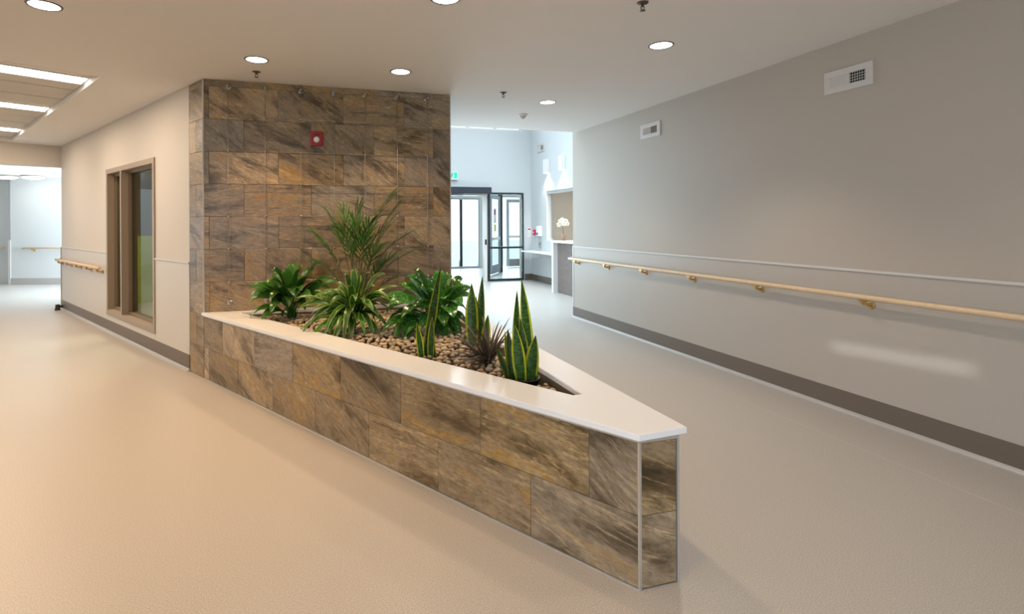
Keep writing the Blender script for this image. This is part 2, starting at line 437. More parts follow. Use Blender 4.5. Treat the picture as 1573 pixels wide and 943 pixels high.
# left wall with the interior window in it
WS0, WS1, WZ0, WZ1 = 5.745, 7.715, 0.255, 2.195
SE = 10.66
lwall = B()
lwall.box(0, 0.16, 4.722, WS0, 0, H); lwall.box(0, 0.16, WS1, SE, 0, H)
lwall.box(0, 0.16, WS0, WS1, 0, WZ0); lwall.box(0, 0.16, WS0, WS1, WZ1, H)
lw = struct(lwall.obj('wall_left', 'paint', M=ML), 'cream painted wall with a tall interior window')
for a, b, z1 in ((4.724, WS0 - 0.004, 1.066), (WS1 + 0.004, SE - 0.01, 1.066), (WS0, WS1, WZ0 - 0.002)):
    B().box(-0.005, -0.0002, a, b, 0.165, z1).obj('wall_panel', 'panel', lw)
B_ = B()
for a, b in ((4.724, WS0 - 0.004), (WS1 + 0.004, SE)): B_.box(-0.014, -0.0002, a, b, 1.066, 1.082, 0.003)
struct(B_.obj('trim_1', 'cap_trim', M=ML), 'thin pale cap strip above the left wall panels')
bl = struct(B().box(-0.008, -0.0002, 4.722, SE, 0.012, 0.165, 0.002).obj('baseboard_left', 'base_brown', M=ML), 'brown vinyl baseboard under the left wall')
B_ = B()
prof = [(-0.001, 0.0005), (-0.034, 0.0005), (-0.022, 0.006), (-0.014, 0.016), (-0.0095, 0.028), (-0.001, 0.028)]
def extr(B_, prof, y0, y1):
    a = [B_.bm.verts.new((p[0], y0, p[1])) for p in prof]; b = [B_.bm.verts.new((p[0], y1, p[1])) for p in prof]
    n = len(prof)
    for i in range(n): B_.bm.faces.new((a[i], a[(i+1)%n], b[(i+1)%n], b[i]))
    B_.bm.faces.new(a); B_.bm.faces.new(b[::-1])
extr(B_, prof, 4.722, SE)
B_.obj('cove_strip', 'cove', bl)
struct(B().box(-0.014, 0.17, SE, SE + 0.02, 0, 1.08, 0.003).obj('trim_2', 'frame_light', M=ML), 'corner guard at the far end of the left wall')
# bulkhead and the bright corridor behind it
struct(B().box(-6.8, 0.16, 10.70, 10.90, 2.465, H + 0.3).obj('wall_bulkhead', 'paint', M=ML), 'bulkhead across the end of the left corridor')
fa = -0.29
MF = MX(-6.62, 15.92, 0, fa)
farw = struct(B().box(-0.45, 6.0, 0, 0.15, 0, 3.0).obj('wall_far', 'paint_white', M=MF), 'bright white wall at the end of the left corridor')
struct(B().box(-8.0, -0.45, 0.25, 0.40, 0, 3.0).obj('wall_far_return', 'paint_white', M=MF), 'white return wall beyond the far corner')
struct(B().box(-0.45, 6.0, -0.012, -0.0002, 0, 0.16).obj('baseboard_far', 'cove', M=MF), 'grey baseboard of the far corridor wall')
struct(B().box(-0.50, -0.44, -0.014, 0.05, 0.0, 1.1, 0.003).obj('trim_3', 'vent_paint', M=MF), 'corner guard on the far white wall')
q = [LP(-8, 10.9), LP(3, 10.9), LP(3, 19), LP(-8, 19)]
struct(B().prism([(p.x, p.y) for p in q], 2.62, 2.8).obj('ceiling_far', 'ceiling_paint'), 'ceiling of the far left corridor')
struct(B().box(3.0, 3.15, 10.9, 19, 0, 2.7).box(0.16, 3.15, 10.75, 10.9, 0, 2.9).obj('wall_far_side', 'paint_white', M=ML), 'side wall of the far corridor')
struct(B().box(-8.0, -7.9, -3.4, 19, 0, 3.1).obj('wall_opposite', 'paint', M=ML), 'wall on the other side of the wide corridor')
# the tiled wall between corridor and lobby
c0 = LP(0, 4.3687); c1 = LP(0, 4.722)
XE = 1.452
tw = B(); e = 0.004
lnx, lny = math.cos(PHI) * e, math.sin(PHI) * e
tw.prism([(c0.x + lnx, YT + e), (XE, YT + e), (XE, c1.y), (c1.x + lnx, c1.y + lny)], 0, H)
tw = struct(tw.obj('wall_tiled', 'grout'), 'full height wall clad in brown slate look tiles')
TILE_CACHE = {}
def tile_mesh(wd, ht, th=0.0045, ch=0.002):
    k = (round(wd, 3), round(ht, 3))
    if k in TILE_CACHE: return TILE_CACHE[k]
    x, z = wd / 2, ht / 2
    v = []
    for (dx, y) in ((0, th), (0, ch * 0.6), (ch, 0)):
        v += [(-x + dx, y, -z + dx), (x - dx, y, -z + dx), (x - dx, y, z - dx), (-x + dx, y, z - dx)]
    f = [(0, 1, 2, 3), (8, 11, 10, 9)]
    for a in (0, 4):
        for i in range(4): f.append((a + i, a + 4 + i, a + 4 + (i + 1) % 4, a + (i + 1) % 4))
    me = bpy.data.meshes.new('tile'); me.from_pydata(v, [], f)
    bm = bmesh.new(); bm.from_mesh(me); bmesh.ops.recalc_face_normals(bm, faces=bm.faces); bm.to_mesh(me); bm.free()
    me.materials.append(MATS['slate_tile'])
    TILE_CACHE[k] = me
    return me
TR = random.Random(17)
def lay(parent, Mface, x0, x1, rows, L=0.6207, gap=0.0026, only=None):
    """tiles on a face: local x along it, y into it, z up; rows = [(z0, z1, joint position)]"""
    for z0, z1, j in rows:
        cuts = [x0]
        k = math.ceil((x0 - j) / L + 1e-6)
        while j + k * L < x1 - 0.004:
            if j + k * L > x0 + 0.004: cuts.append(j + k * L)
            k += 1
        cuts.append(x1)
        for a, b in zip(cuts, cuts[1:]):
            if b - a < 0.012: continue
            me = tile_mesh(b - a - gap, z1 - z0 - gap)
            M = Mface @ Matrix.Translation(((a + b) / 2, random.uniform(-0.0006, 0.0006), (z0 + z1) / 2))
            o = link('tile', me, None, parent)
            o.matrix_world = M
            o.material_slots[0].link = 'OBJECT'
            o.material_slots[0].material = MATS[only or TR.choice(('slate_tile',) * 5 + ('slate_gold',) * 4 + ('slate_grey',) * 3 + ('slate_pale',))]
RH, R0 = 0.3094, 0.5995
zr = [0.0, 0.29, R0] + [R0 + RH * k for k in range(1, 8)] + [H]
rows = []
for i in range(len(zr) - 1):
    k = i - 2                                   # row index above the counter
    rows.append((zr[i], zr[i+1], -0.906 if k % 2 == 0 else -0.598))
# rows seen in the photo: just under the ceiling the joints sit as in the half-offset row
lay(tw, MX(0, YT, 0), c0.x + 0.004, XE - 0.004, [(a, b, j) for a, b, j in rows if a > 0.5])
MS = ML @ Matrix.Rotation(-math.pi / 2, 4, 'Z')      # left-hand face: local x = -s
lay(tw, MS, -4.722, -4.3727, [(a, b, -4.55 if i % 2 == 1 else -9.0) for i, (a, b, j) in enumerate(rows)], L=3.0)
def bar(name, parent, M, *b): return B().box(*b).obj(name, 'aluminium', parent, M)
t4 = B().box(-0.006, 0.006, -0.006, 0.006, 0.622, H).obj('trim_4', 'aluminium', M=MX(c0.x, YT, 0, PHI / 2)); struct(t4, 'metal edge strip on the corner of the tiled wall')
t5 = B().box(-0.005, 0.006, -0.004, 0.006, 0.622, H).obj('trim_5', 'aluminium', M=MX(XE, YT, 0)); struct(t5, 'metal edge strip on the right end of the tiled wall')

# ------------------------------------------------------------------ the planter
HT = 0.583                                         # top of the tiles
pl = thing('planter', 'low wedge-shaped built-in planter clad in brown tiles with white stone top', 'planter', ID)
XP = 1.418; CT0, CT1 = 0.5975, 0.6225
def on_front(o, y):                                # point on the line parallel to the front at offset o, for a given y
    s = (y - A.y - o * math.sin(PHI)) / math.cos(PHI)
    return (LP(o, s).x, y)
inn = [(1.262, 2.365), (1.262, YT - 0.10), on_front(0.229, YT - 0.10), on_front(0.229, 2.365)]
outer = [(A.x + 0.004 / math.cos(PHI), A.y + e), (XP - e, A.y + e), (XP - e, YT - 0.001), (c0.x + 0.0045, YT - 0.001)]
def ring(outer, inner, z0, z1, name, mat, bev=0):
    bm = bmesh.new(); n = len(outer)
    V = [[bm.verts.new((p[0], p[1], z)) for p in poly] for z in (z0, z1) for poly in (outer, inner)]
    for i in range(n):
        j = (i + 1) % n
        ob, ib, ot, it = V
        bm.faces.new((ob[i], ob[j], ot[j], ot[i])); bm.faces.new((ib[j], ib[i], it[i], it[j]))
        bm.faces.new((ot[i], ot[j], it[j], it[i])); bm.faces.new((ob[j], ob[i], ib[i], ib[j]))
    bmesh.ops.recalc_face_normals(bm, faces=bm.faces)
    if bev:
        es = [ed for ed in bm.edges if all(v.co.z > z1 - 1e-5 for v in ed.verts) and not any(v in V[2] for v in ed.verts) == any(v in V[3] for v in ed.verts)]
        bmesh.ops.bevel(bm, geom=es, offset=bev, segments=2, affect='EDGES')
    me = bpy.data.meshes.new(name); bm.to_mesh(me); bm.free()
    return link(name, me, mat, pl)
# index order of outer and inner matches: near-left, near-right, far-right, far-left
inn_o = [inn[3], inn[0], inn[1], inn[2]]
ring(outer, inn_o, 0.0, CT0 - 0.001, 'body', 'grout')
ov = 0.020
ctop = [(A.x - 0.012, A.y - ov), (XP + 0.045, A.y - ov + 0.02), (XP + 0.045, YT - 0.002), (on_front(-ov, YT - 0.002)[0], YT - 0.002)]
fx = on_front(-ov, A.y - ov)
ctop[0] = fx
ring(ctop, inn_o, CT0, CT1, 'countertop', 'quartz', 0.003)
MFr = ML @ Matrix.Rotation(-math.pi / 2, 4, 'Z')
SF = 4.3687
lay(pl, MFr, -4.3687, -0.006, [(0.006, 0.2915, -0.5352), (0.2915, HT, -0.2271)])
lay(pl, MX(0, A.y, 0), A.x + 0.008, XP - 0.006, [(0.006, 0.2915, 9), (0.2915, HT, 9)], L=30, only='slate_pale')  # brighter tile colour stands in for light falling on this end face
lay(pl, MX(XP, 0, 0, math.pi / 2), A.y + 0.008, YT - 0.01, [(0.006, 0.2915, 2.2), (0.2915, HT, 2.5)])
def pbox(name, M, *b, bev=0.0): return B().box(*b, bev).obj(name, 'aluminium', pl, M)
pbox('edge_strip', ML, -0.003, 0.006, 0.0, 4.3687, HT, CT0)
pbox('edge_strip', ID, A.x, XP, A.y - 0.004, A.y + 0.006, HT, CT0)
pbox('edge_strip', ID, XP - 0.006, XP + 0.003, A.y, YT - 0.002, HT, CT0)
pbox('corner_strip', MX(A.x, A.y, 0, PHI / 2), -0.005, 0.006, -0.005, 0.005, 0.0, CT0)
pbox('corner_strip', MX(XP, A.y, 0), -0.005, 0.005, -0.005, 0.005, 0.0, CT0)
pbox('floor_seal', ML, -0.005, 0.003, 0.0, 4.366, 0.0, 0.006)
B().prism([(p[0], p[1]) for p in inn], 0.50, 0.535).obj('soil', 'soil', pl)
# inner tile lining under the stone top at the right-hand side is part of the body

# ------------------------------------------------------------------ right wall
YE = 7.58
rw = struct(B().box(XR, XR + 0.16, -6, YE, 0, H + 0.02).obj('wall_right', 'greige'), 'long warm grey wall with a handrail')
B().box(XR - 0.005, XR - 0.0002, -6, YE - 0.03, 0.165, 1.083).obj('wall_panel', 'greige_panel', rw)
struct(B().box(XR - 0.016, XR - 0.0002, -6, YE, 1.080, 1.098, 0.003).obj('trim_6', 'cap_trim'), 'thin pale cap strip above the right wall panels')
struct(B().box(XR - 0.010, XR + 0.17, YE - 0.03, YE + 0.006, 0.165, 1.097, 0.002).obj('trim_7', 'cap_trim'), 'corner guard at the lobby end of the right wall')
br = struct(B().box(XR - 0.008, XR - 0.0002, -6, YE, 0.012, 0.165, 0.002).obj('baseboard_right', 'base_brown'), 'dark brown baseboard along the right wall')
B_ = B(); extr(B_, [(XR + p[0], p[1]) for p in prof], -6, YE); B_.obj('cove_strip', 'cove', br)

def handrail(label, M, y0, y1, ys, r=0.019, off=0.075, z=0.905, group=None):
    """local: wall plane at x=0, room at negative x, rail along y"""
    t = thing('handrail', label, 'handrail', M, group)
    B_ = B()
    B_.tube([(-off + 0.0, y0, z)] + [(-off, y0 + (y1 - y0) * k / 6, z) for k in range(1, 6)] + [(-off, y1, z)], r, 14)
    B_.obj('rail', 'rail_wood', t)
    B().tube([(-off, y1 - 0.004, z), (-off, y1 + 0.012, z), (-off + 0.02, y1 + 0.03, z), (-0.006, y1 + 0.033, z)], r, 12).obj('return_end', 'white_plastic', t)
    for y in ys:
        k = B().box(-off - 0.014, -off + 0.014, y - 0.03, y + 0.03, z - r - 0.010, z - r + 0.004, 0.002).box(-off - 0.012, -off + 0.012, y - 0.012, y + 0.012, z - r - 0.035, z - r - 0.008, 0.003)
        k.tube([(-off, y, z - r - 0.024), (-off * 0.6, y, z - r - 0.034), (-0.012, y, z - r - 0.040)], 0.011, 8)
        k = k.obj('bracket', 'brass', t)
        B().lathe([(0, -0.007), (0.026, -0.007), (0.030, 0.0), (0.0, 0.0)], 16, Matrix.Translation((-0.0072, y, z - r - 0.040)) @ Matrix.Rotation(math.pi / 2, 4, 'Y')).obj('rosette', 'brass', k)
    return t
handrail('tan wooden handrail on brass brackets along the long right wall', MX(XR, 0, 0), -5.5, YE - 0.02, [7.38, 6.53, 5.68, 4.82, 3.93, 2.94, 1.95, 0.95])
handrail('short tan handrail on the left wall beyond the interior window', ML, 7.80, SE + 0.05, [7.93, 8.55, 9.2, 9.85, 10.5], z=0.862)
handrail('pale handrail on the bright far corridor wall', MF @ Matrix.Rotation(math.pi / 2, 4, 'Z'), -5.6, -0.0 + 0.1, [-0.15, -0.95, -1.9, -3.0], z=0.90, off=0.08)
handrail('pale handrail stub left of the far corner guard', MF @ Matrix.Translation((0, 0.25, 0)) @ Matrix.Rotation(math.pi / 2, 4, 'Z'), 0.75, 2.5, [0.95, 1.8], z=0.90, off=0.08)

def vent(label, M, wd, ht, nl, nr):
    """local: x = along the wall, z up, front towards -y"""
    t = thing('wall_vent', label, 'vent', M, 'wall vents')
    fr = B(); b = 0.055; d = 0.014; iw, ih = wd - 2 * b, ht - 2 * b * 0.85
    fr.box(-wd/2, wd/2, -d, 0, ih/2, ht/2, 0.003); fr.box(-wd/2, wd/2, -d, 0, -ht/2, -ih/2, 0.003)
    fr.box(-wd/2, -iw/2, -d, 0, -ih/2, ih/2, 0.002); fr.box(iw/2, wd/2, -d, 0, -ih/2, ih/2, 0.002)
    fr.obj('frame', 'vent_paint', t)
    B().box(-iw/2, iw/2, -0.002, 0, -ih/2, ih/2).obj('backing', 'dark_void', t)
    n = nl + nr
    for k in range(n):
        x = -iw/2 + iw * (k + 0.5) / n
        ang = -0.55 if k < nl else 0.95
        B().box(-0.0095, 0.0095, -0.0014, 0.0014, -ih/2, ih/2).obj('louvre', 'vent_paint', t, Matrix.Translation((x, -0.0085, 0)) @ Matrix.Rotation(-ang, 4, 'Z'))
    if nr:
        for k in range(1, 4):
            B().box(-iw/2 + iw * nl / n, iw/2, -0.005, -0.003, -ih/2 + ih * k / 4 - 0.0025, -ih/2 + ih * k / 4 + 0.0025).obj('crossbar', 'vent_paint', t)
    return t
RWM = Matrix.Rotation(-math.pi / 2, 4, 'Z')         # local -y -> -x, local x -> -y
vent('large white louvred air vent high on the right wall, nearer one', MX(XR, 3.11, 2.527) @ RWM, 0.385, 0.172, 8, 7)
vent('white louvred air vent on the right wall nearer the lobby', MX(XR, 5.584, 2.548) @ RWM, 0.385, 0.172, 8, 7)
vent('small white air vent high on the bright lobby side wall', MX(5.45, 12.25, 3.29) @ RWM, 0.42, 0.20, 5, 5)

# ------------------------------------------------------------------ ceiling fittings
def downlight(label, x, y, power, col=(1.0, 0.66, 0.37)):
    t = thing('downlight', label, 'downlight', MX(x, y, H), 'recessed round downlights')
    B().lathe([(0.083, -0.0005), (0.083, -0.0045), (0.094, -0.0045), (0.097, -0.0005)], 36).obj('trim_ring', 'dark_bronze', t)
    B().lathe([(0.0, -0.0025), (0.083, -0.0025), (0.083, -0.0005), (0.0, -0.0005)], 36).obj('lens', 'downlight_glow', t)
    l = bpy.data.lights.new('downlight_lamp', 'SPOT'); l.energy = power; l.color = col
    l.spot_size = math.radians(112); l.spot_blend = 0.7; l.shadow_soft_size = 0.06
    o = bpy.data.objects.new('downlight_lamp', l); COL.objects.link(o); o.parent = t; o.location = (0, 0, -0.07)
WARM = (1.0, 0.64, 0.34); NEUT = (1.0, 0.84, 0.69); MID = (1.0, 0.70, 0.44)
downlight('round downlight at the top left corner of the ceiling', -1.582, 4.019, 90, WARM)
downlight('round downlight above the left end of the tiled wall', -0.414, 4.862, 84, WARM)
downlight('round downlight above the middle of the tiled wall', 0.802, 4.897, 80, MID)
downlight('round downlight near the right wall, larger of two', 2.631, 3.626, 72, NEUT)
downlight('small far downlight near the lobby edge of the ceiling', 2.613, 5.687, 54, NEUT)
downlight('downlight cut by the top edge of the picture above the planter', 0.805, 3.227, 46, MID)
downlight('downlight behind the viewer, over the left floor', -1.5, 2.2, 100, WARM)
downlight('downlight overhead, level with the planter tip', 0.80, 1.557, 34, MID)
downlight('downlight overhead to the right of the planter tip', 2.63, 1.565, 30, NEUT)
downlight('downlight behind the viewer in the middle row', 0.80, -0.10, 85, NEUT)

def sprinkler(label, x, y, sc=1.0):
    t = thing('sprinkler_head', label, 'sprinkler', MX(x, y, H), 'ceiling sprinklers')
    B().lathe([(0, -0.0005), (0.036*sc, -0.0005), (0.036*sc, -0.004), (0.020*sc, -0.010), (0.0, -0.010)], 20).obj('escutcheon', 'dark_bronze', t)
    b = B().tube([(0, 0, -0.009), (0, 0, -0.026)], 0.009, 10)
    for sx in (-1, 1): b.tube([(sx*0.008, 0, -0.02), (sx*0.013, 0, -0.034), (sx*0.003, 0, -0.05)], 0.003, 6)
    b.obj('frame', 'dark_bronze', t)
    B().lathe([(0, -0.048), (0.017, -0.049), (0.018, -0.052), (0.0, -0.053)], 16).obj('deflector', 'dark_bronze', t)
sprinkler('dark sprinkler head in front of the tiled wall', -0.448, 5.245)
sprinkler('small sprinkler head in the middle of the right ceiling', 1.968, 5.387)
sprinkler('sprinkler head cut by the top edge of the picture', 2.01, 2.955)
t = thing('smoke_detector', 'small white cone-shaped detector on the ceiling near the lobby', 'detector', MX(2.606, 6.418, H))
B().lathe([(0, -0.0005), (0.055, -0.0005), (0.055, -0.012), (0.048, -0.02), (0, -0.02)], 24).obj('base', 'white_plastic', t)
B().lathe([(0, -0.019), (0.045, -0.019), (0.030, -0.045), (0.014, -0.058), (0, -0.058)], 24).obj('sensor_cap', 'vent_paint', t)

# ------------------------------------------------------------------ things on the tiled wall
t = thing('fire_alarm', 'square red fire alarm strobe with white lens on the tiled wall', 'alarm', MX(0.076, YT - 0.001, 2.30))
B().box(-0.061, 0.061, -0.045, 0, -0.0725, 0.0725, 0.012).obj('case', 'alarm_red', t)
B().lathe([(0.0, 0.024), (0.018, 0.020), (0.028, 0.008), (0.030, 0.0), (0, 0)], 20, Matrix.Translation((0, -0.0452, -0.012)) @ Matrix.Rotation(math.pi/2, 4, 'X')).obj('strobe_lens', 'white_plastic', t)
B().box(-0.03, 0.03, -0.0465, -0.0448, 0.035, 0.043).obj('sounder_slot', 'rubber', t)
YC = YT - 0.062
tr = thing('wire_trellis', 'stainless cable plant trellis stretched in front of the tiled wall', 'trellis', MX(0, YC, 0))
vx = [-0.729, -0.400, -0.074, 0.244, 0.548, 0.875, 1.190]
hzs = [2.475, 2.150, 1.838, 1.530, 1.215, 0.905]
ZT, ZB = 2.765, 0.705
for x in vx:
    B().tube([(x, 0, ZB), (x, 0, ZT)], 0.0029, 6).obj('cable', 'steel', tr)
    for z in (ZT, ZB):
        s = B().tube([(x, -0.012, z), (x, 0.0615, z)], 0.008, 10).lathe([(0, -0.012), (0.014, -0.010), (0.016, 0.0), (0.014, 0.010), (0, 0.012)], 12, Matrix.Translation((x, 0, z)))
        s.lathe([(0, 0), (0.026, 0), (0.026, 0.006), (0, 0.006)], 14, Matrix.Translation((x, 0.0608, z)) @ Matrix.Rotation(math.pi/2, 4, 'X'))
        s.obj('standoff', 'steel', tr)
for z in hzs:
    B().tube([(vx[0], 0.004, z), (vx[-1], 0.004, z)], 0.0025, 6).obj('wire', 'steel', tr)
    for x in vx:
        o = link('clamp', bpy.data.meshes['clamp_mesh'] if 'clamp_mesh' in bpy.data.meshes else B().lathe([(0, -0.009), (0.011, -0.006), (0.012, 0), (0.011, 0.006), (0, 0.009)], 10, Matrix.Rotation(math.pi/2, 4, 'X')).mesh('clamp_mesh'), 'steel', tr)
        o.location = (x, 0, z)

# ------------------------------------------------------------------ interior window in the left wall
wt = struct(thing('window_1', 'tall brown framed interior window with two panes in the left wall', 'window', ML)); del wt['category']
f = B(); fw = 0.05
for a, b in ((WS0 - 0.012, WS0 + fw), (WS1 - fw, WS1 + 0.012)): f.box(-0.016, 0.18, a, b, WZ0 - 0.02, WZ1 + 0.012, 0.002)
for a, b in ((WZ0 - 0.02, WZ0 + fw), (WZ1 - fw, WZ1 + 0.012)): f.box(-0.016, 0.18, WS0 + fw, WS1 - fw, a, b, 0.002)
f.obj('window_frame', 'frame_light', wt)
SM = 7.03
B().box(-0.016, 0.17, SM - 0.025, SM + 0.025, WZ0 + fw, WZ1 - fw, 0.002).obj('mullion', 'frame_light', wt)
for a, b in ((WS0 + fw, SM - 0.025), (SM + 0.025, WS1 - fw)):
    s = B()
    for q0, q1 in ((a, a + 0.03), (b - 0.03, b)): s.box(0.06, 0.16, q0, q1, WZ0 + fw, WZ1 - fw)
    for q0, q1 in ((WZ0 + fw, WZ0 + fw + 0.03), (WZ1 - fw - 0.03, WZ1 - fw)): s.box(0.06, 0.16, a + 0.03, b - 0.03, q0, q1)
    s.obj('stop', 'frame_brown', wt)
    B().box(0.095, 0.103, a + 0.03, b - 0.03, WZ0 + fw + 0.03, WZ1 - fw - 0.03).obj('pane', 'glass_dark', wt)
# the room behind it: dark upper wall, lime lower wall
rm = B(); rm.box(2.2, 2.3, 4.9, 10.5, 0, H)
struct(rm.obj('wall_playroom', 'dark_room', M=ML), 'dark wall of the room behind the interior window')
struct(B().box(2.18, 2.2, 4.9, 10.5, 0.0, 1.25).box(0.5, 2.2, 10.4, 10.5, 0, 1.25).obj('wall_playroom_dado', 'lime', M=ML), 'lime green lower wall behind the interior window')
struct(B().box(0.17, 2.2, 10.5, 10.6, 0, H).box(0.7, 2.2, 4.8, 4.9, 0, H).box(0.0, 2.3, 4.8, 10.6, H + 0.32, H + 0.4).obj('wall_playroom_ends', 'dark_room', M=ML), 'end walls of the room behind the interior window')
cr = tag(B().box(-0.03, 0.03, -0.45, 0.45, -0.8, 0.9, 0.004).obj('hanging_print', 'foliage_print', M=ML @ Matrix.Translation((2.13, 8.3, 1.75))), 'brown leafy print hanging behind the interior window', 'print')
t = thing('column', 'pale column standing in the room behind the interior window', 'column', ML @ Matrix.Translation((1.75, 9.3, 0)))
B().box(-0.1, 0.1, -0.12, 0.12, 0.0, 2.75, 0.006).obj('shaft', 'alu_blue', t)
B().box(-0.115, 0.115, -0.135, 0.135, 0.0, 0.15, 0.004).obj('base', 'base_brown', t)
t = thing('playroom_fill_light', 'added ceiling light brightening the room behind the interior window', 'ceiling light', ML @ Matrix.Translation((1.2, 7.6, H + 0.318)))  # lamp added so the lime wall shows through the glass
B().box(-0.3, 0.3, -0.6, 0.6, -0.06, 0, 0.005).obj('housing', 'white_plastic', t)
B().box(-0.28, 0.28, -0.58, 0.58, -0.066, -0.0605).obj('diffuser', 'strip_glow', t)
l = bpy.data.lights.new('playroom_fill_lamp', 'AREA'); l.shape = 'RECTANGLE'; l.size, l.size_y, l.energy, l.color = 0.5, 1.1, 130, (1, 0.9, 0.75)
lo = bpy.data.objects.new('playroom_fill_lamp', l); COL.objects.link(lo); lo.parent = t; lo.location = (0, 0, -0.08)
t = thing('door_stop', 'small black rubber door stop at the far corner of the left wall', 'door stop', ML @ Matrix.Translation((-0.08, SE - 0.10, 0)))
B().lathe([(0, 0), (0.042, 0), (0.045, 0.006), (0.038, 0.022), (0.03, 0.07), (0.034, 0.095), (0.0, 0.10)], 18).obj('bumper', 'rubber', t)
B().tube([(0.0, 0.0, 0.06), (0.05, 0, 0.06), (0.0705, 0, 0.06)], 0.02, 10).obj('arm', 'rubber', t)

# far corridor ceiling lights
for (x, y, lab) in ((-6.75, 15.2, 'left of two glowing oval lights in the far corridor ceiling'), (-6.2, 15.15, 'right of two glowing oval lights in the far corridor ceiling')):
    t = thing('flush_light', lab, 'ceiling light', MX(x, y, 2.62), 'far corridor lights')
    B().lathe([(0, -0.0005), (0.24, -0.0005), (0.24, -0.03), (0.225, -0.035), (0, -0.035)], 32).obj('rim', 'frame_light', t)
    B().lathe([(0.222, -0.034), (0.20, -0.06), (0.12, -0.08), (0, -0.088)], 32).obj('bowl', 'downlight_glow', t)

# ------------------------------------------------------------------ the lobby
XS, YB = 5.45, 12.9
HL = 4.62
bw = B()
DX0, DX1 = 2.15, 5.245
bw.box(1.2, DX0, YB, YB + 0.16, 0, HL); bw.box(DX1, 7.3, YB, YB + 0.16, 0, HL)
bw.box(DX0, DX1, YB, YB + 0.16, 2.225, 3.79); bw.box(DX0, DX1, YB, YB + 0.16, 4.40, HL)
struct(bw.obj('wall_back', 'paint_white'), 'tall pale lobby wall with the entrance doors')
cl = struct(thing('window_2', 'clerestory window strip high in the lobby wall', 'window', MX(0, YB, 0))); del cl['category']
f = B(); f.box(DX0, DX1, 0.02, 0.12, 3.79, 3.83).box(DX0, DX1, 0.02, 0.12, 4.36, 4.40)
f.obj('window_frame', 'white_plastic', cl)
for x in (2.3, 3.05, 3.78, 4.5, 5.2):
    B().box(x - 0.025, x + 0.025, 0.02, 0.12, 3.83, 4.36).obj('mullion', 'alu_blue', cl)
for a, b in ((2.325, 3.025), (3.075, 3.755), (3.805, 4.475), (4.525, 5.175)):
    B().box(a, b, 0.06, 0.068, 3.83, 4.36).obj('pane', 'glass', cl)
OY0, OY1, OZ0, OZ1 = 8.6, 11.95, 1.04, 2.215
sw = B()
sw.box(XS, XS + 0.16, YE, OY0, 0, HL); sw.box(XS, XS + 0.16, OY1, YB, 0, HL)
sw.box(XS, XS + 0.16, OY0, OY1, OZ1, HL); sw.box(XS, XS + 0.16, OY0, OY1, 0, OZ0)
struct(sw.obj('wall_lobby_side', 'paint_white'), 'bright lobby side wall with the reception opening')
struct(B().box(1.2, 1.452, c1.y + 0.01, 8.0, 0, HL).box(1.2, 1.452, 11.6, YB, 0, HL).box(1.2, 1.452, 8.0, 11.6, 0, 0.35).box(1.2, 1.452, 8.0, 11.6, 3.2, HL).obj('wall_lobby_left', 'paint_white'), 'lobby wall with a large window behind the tiled wall')
w5 = struct(thing('window_5', 'large lobby window out of sight behind the tiled wall', 'window', MX(1.3, 0, 0))); del w5['category']
f = B(); f.box(-0.04, 0.06, 8.0, 11.6, 0.35, 0.41).box(-0.04, 0.06, 8.0, 11.6, 3.14, 3.2)
for y in (8.0, 9.17, 10.37, 11.54): f.box(-0.04, 0.06, y, y + 0.06, 0.41, 3.14)
f.obj('window_frame', 'alu_blue', w5)
for y in (8.06, 9.23, 10.43): B().box(0, 0.008, y, y + 1.11, 0.41, 3.14).obj('pane', 'glass', w5)
struct(B().box(XR + 0.16, XS + 0.16, YE - 0.12, YE, 0, HL).box(1.2, XS, 7.45, 7.5, H + 0.3, HL).obj('wall_lobby_front', 'paint_white'), 'upper lobby wall above the corridor ceiling')
struct(B().box(1.2, 5.7, 7.4, 8.15, HL, HL + 0.1).box(1.2, 5.7, 12.3, 13.1, HL, HL + 0.1).box(1.2, 1.75, 8.15, 12.3, HL, HL + 0.1).box(5.05, 5.7, 8.15, 12.3, HL, HL + 0.1).obj('ceiling_lobby', 'ceiling_paint'), 'high lobby ceiling around an added skylight opening')
bb = struct(B().box(XS - 0.010, XS - 0.0002, 10.62, YB - 0.0105, 0.0, 0.16, 0.002).obj('baseboard_lobby', 'base_brown'), 'brown baseboard of the lobby walls')
B().box(DX1 + 0.03, XS - 0.0002, YB - 0.010, YB - 0.0002, 0.0, 0.16, 0.002).obj('return_piece', 'base_brown', bb)
# sliding door opening: frame, header, glazed side screen
dr = struct(thing('door_1', 'sliding entrance door opening under a black operator box', 'door', MX(0, YB, 0))); del dr['category']
B().box(1.9, 4.335, -0.17, -0.0002, 2.186, 2.345, 0.008).obj('operator_box', 'header_black', dr)
B().box(2.15, 4.28, 0.0, 0.12, 2.14, 2.225).obj('head_rail', 'aluminium', dr)
B().box(4.19, 4.27, 0.0, 0.14, 0.0, 2.14, 0.003).obj('jamb', 'white_plastic', dr)
B().box(3.36, 3.62, -0.11, -0.03, 2.135, 2.18, 0.006).obj('motion_sensor', 'grey_box', dr)
B().box(4.21, 4.25, -0.02, 0.0, 0.92, 1.05, 0.004).obj('push_pad', 'rubber', dr)
sc_ = tag(thing('glass_screen', 'x', 'y', MX(0, YB, 0)), 'black framed glass side screen right of the sliding entrance', 'glass screen')
g0, g1, gz = 4.285, 5.24, 2.222
B().box(g0, g0 + 0.05, -0.03, 0.05, 0, gz, 0.002).obj('post', 'black_frame', sc_)
B().box(g1 - 0.04, g1, -0.03, 0.05, 0, gz, 0.002).obj('post', 'black_frame', sc_)
B().box(g0 + 0.05, g1 - 0.04, -0.03, 0.05, gz - 0.045, gz, 0.002).obj('top_rail', 'black_frame', sc_)
B().box(g0 + 0.05, g1 - 0.04, -0.03, 0.05, 0.0, 0.06, 0.002).obj('bottom_rail', 'black_frame', sc_)
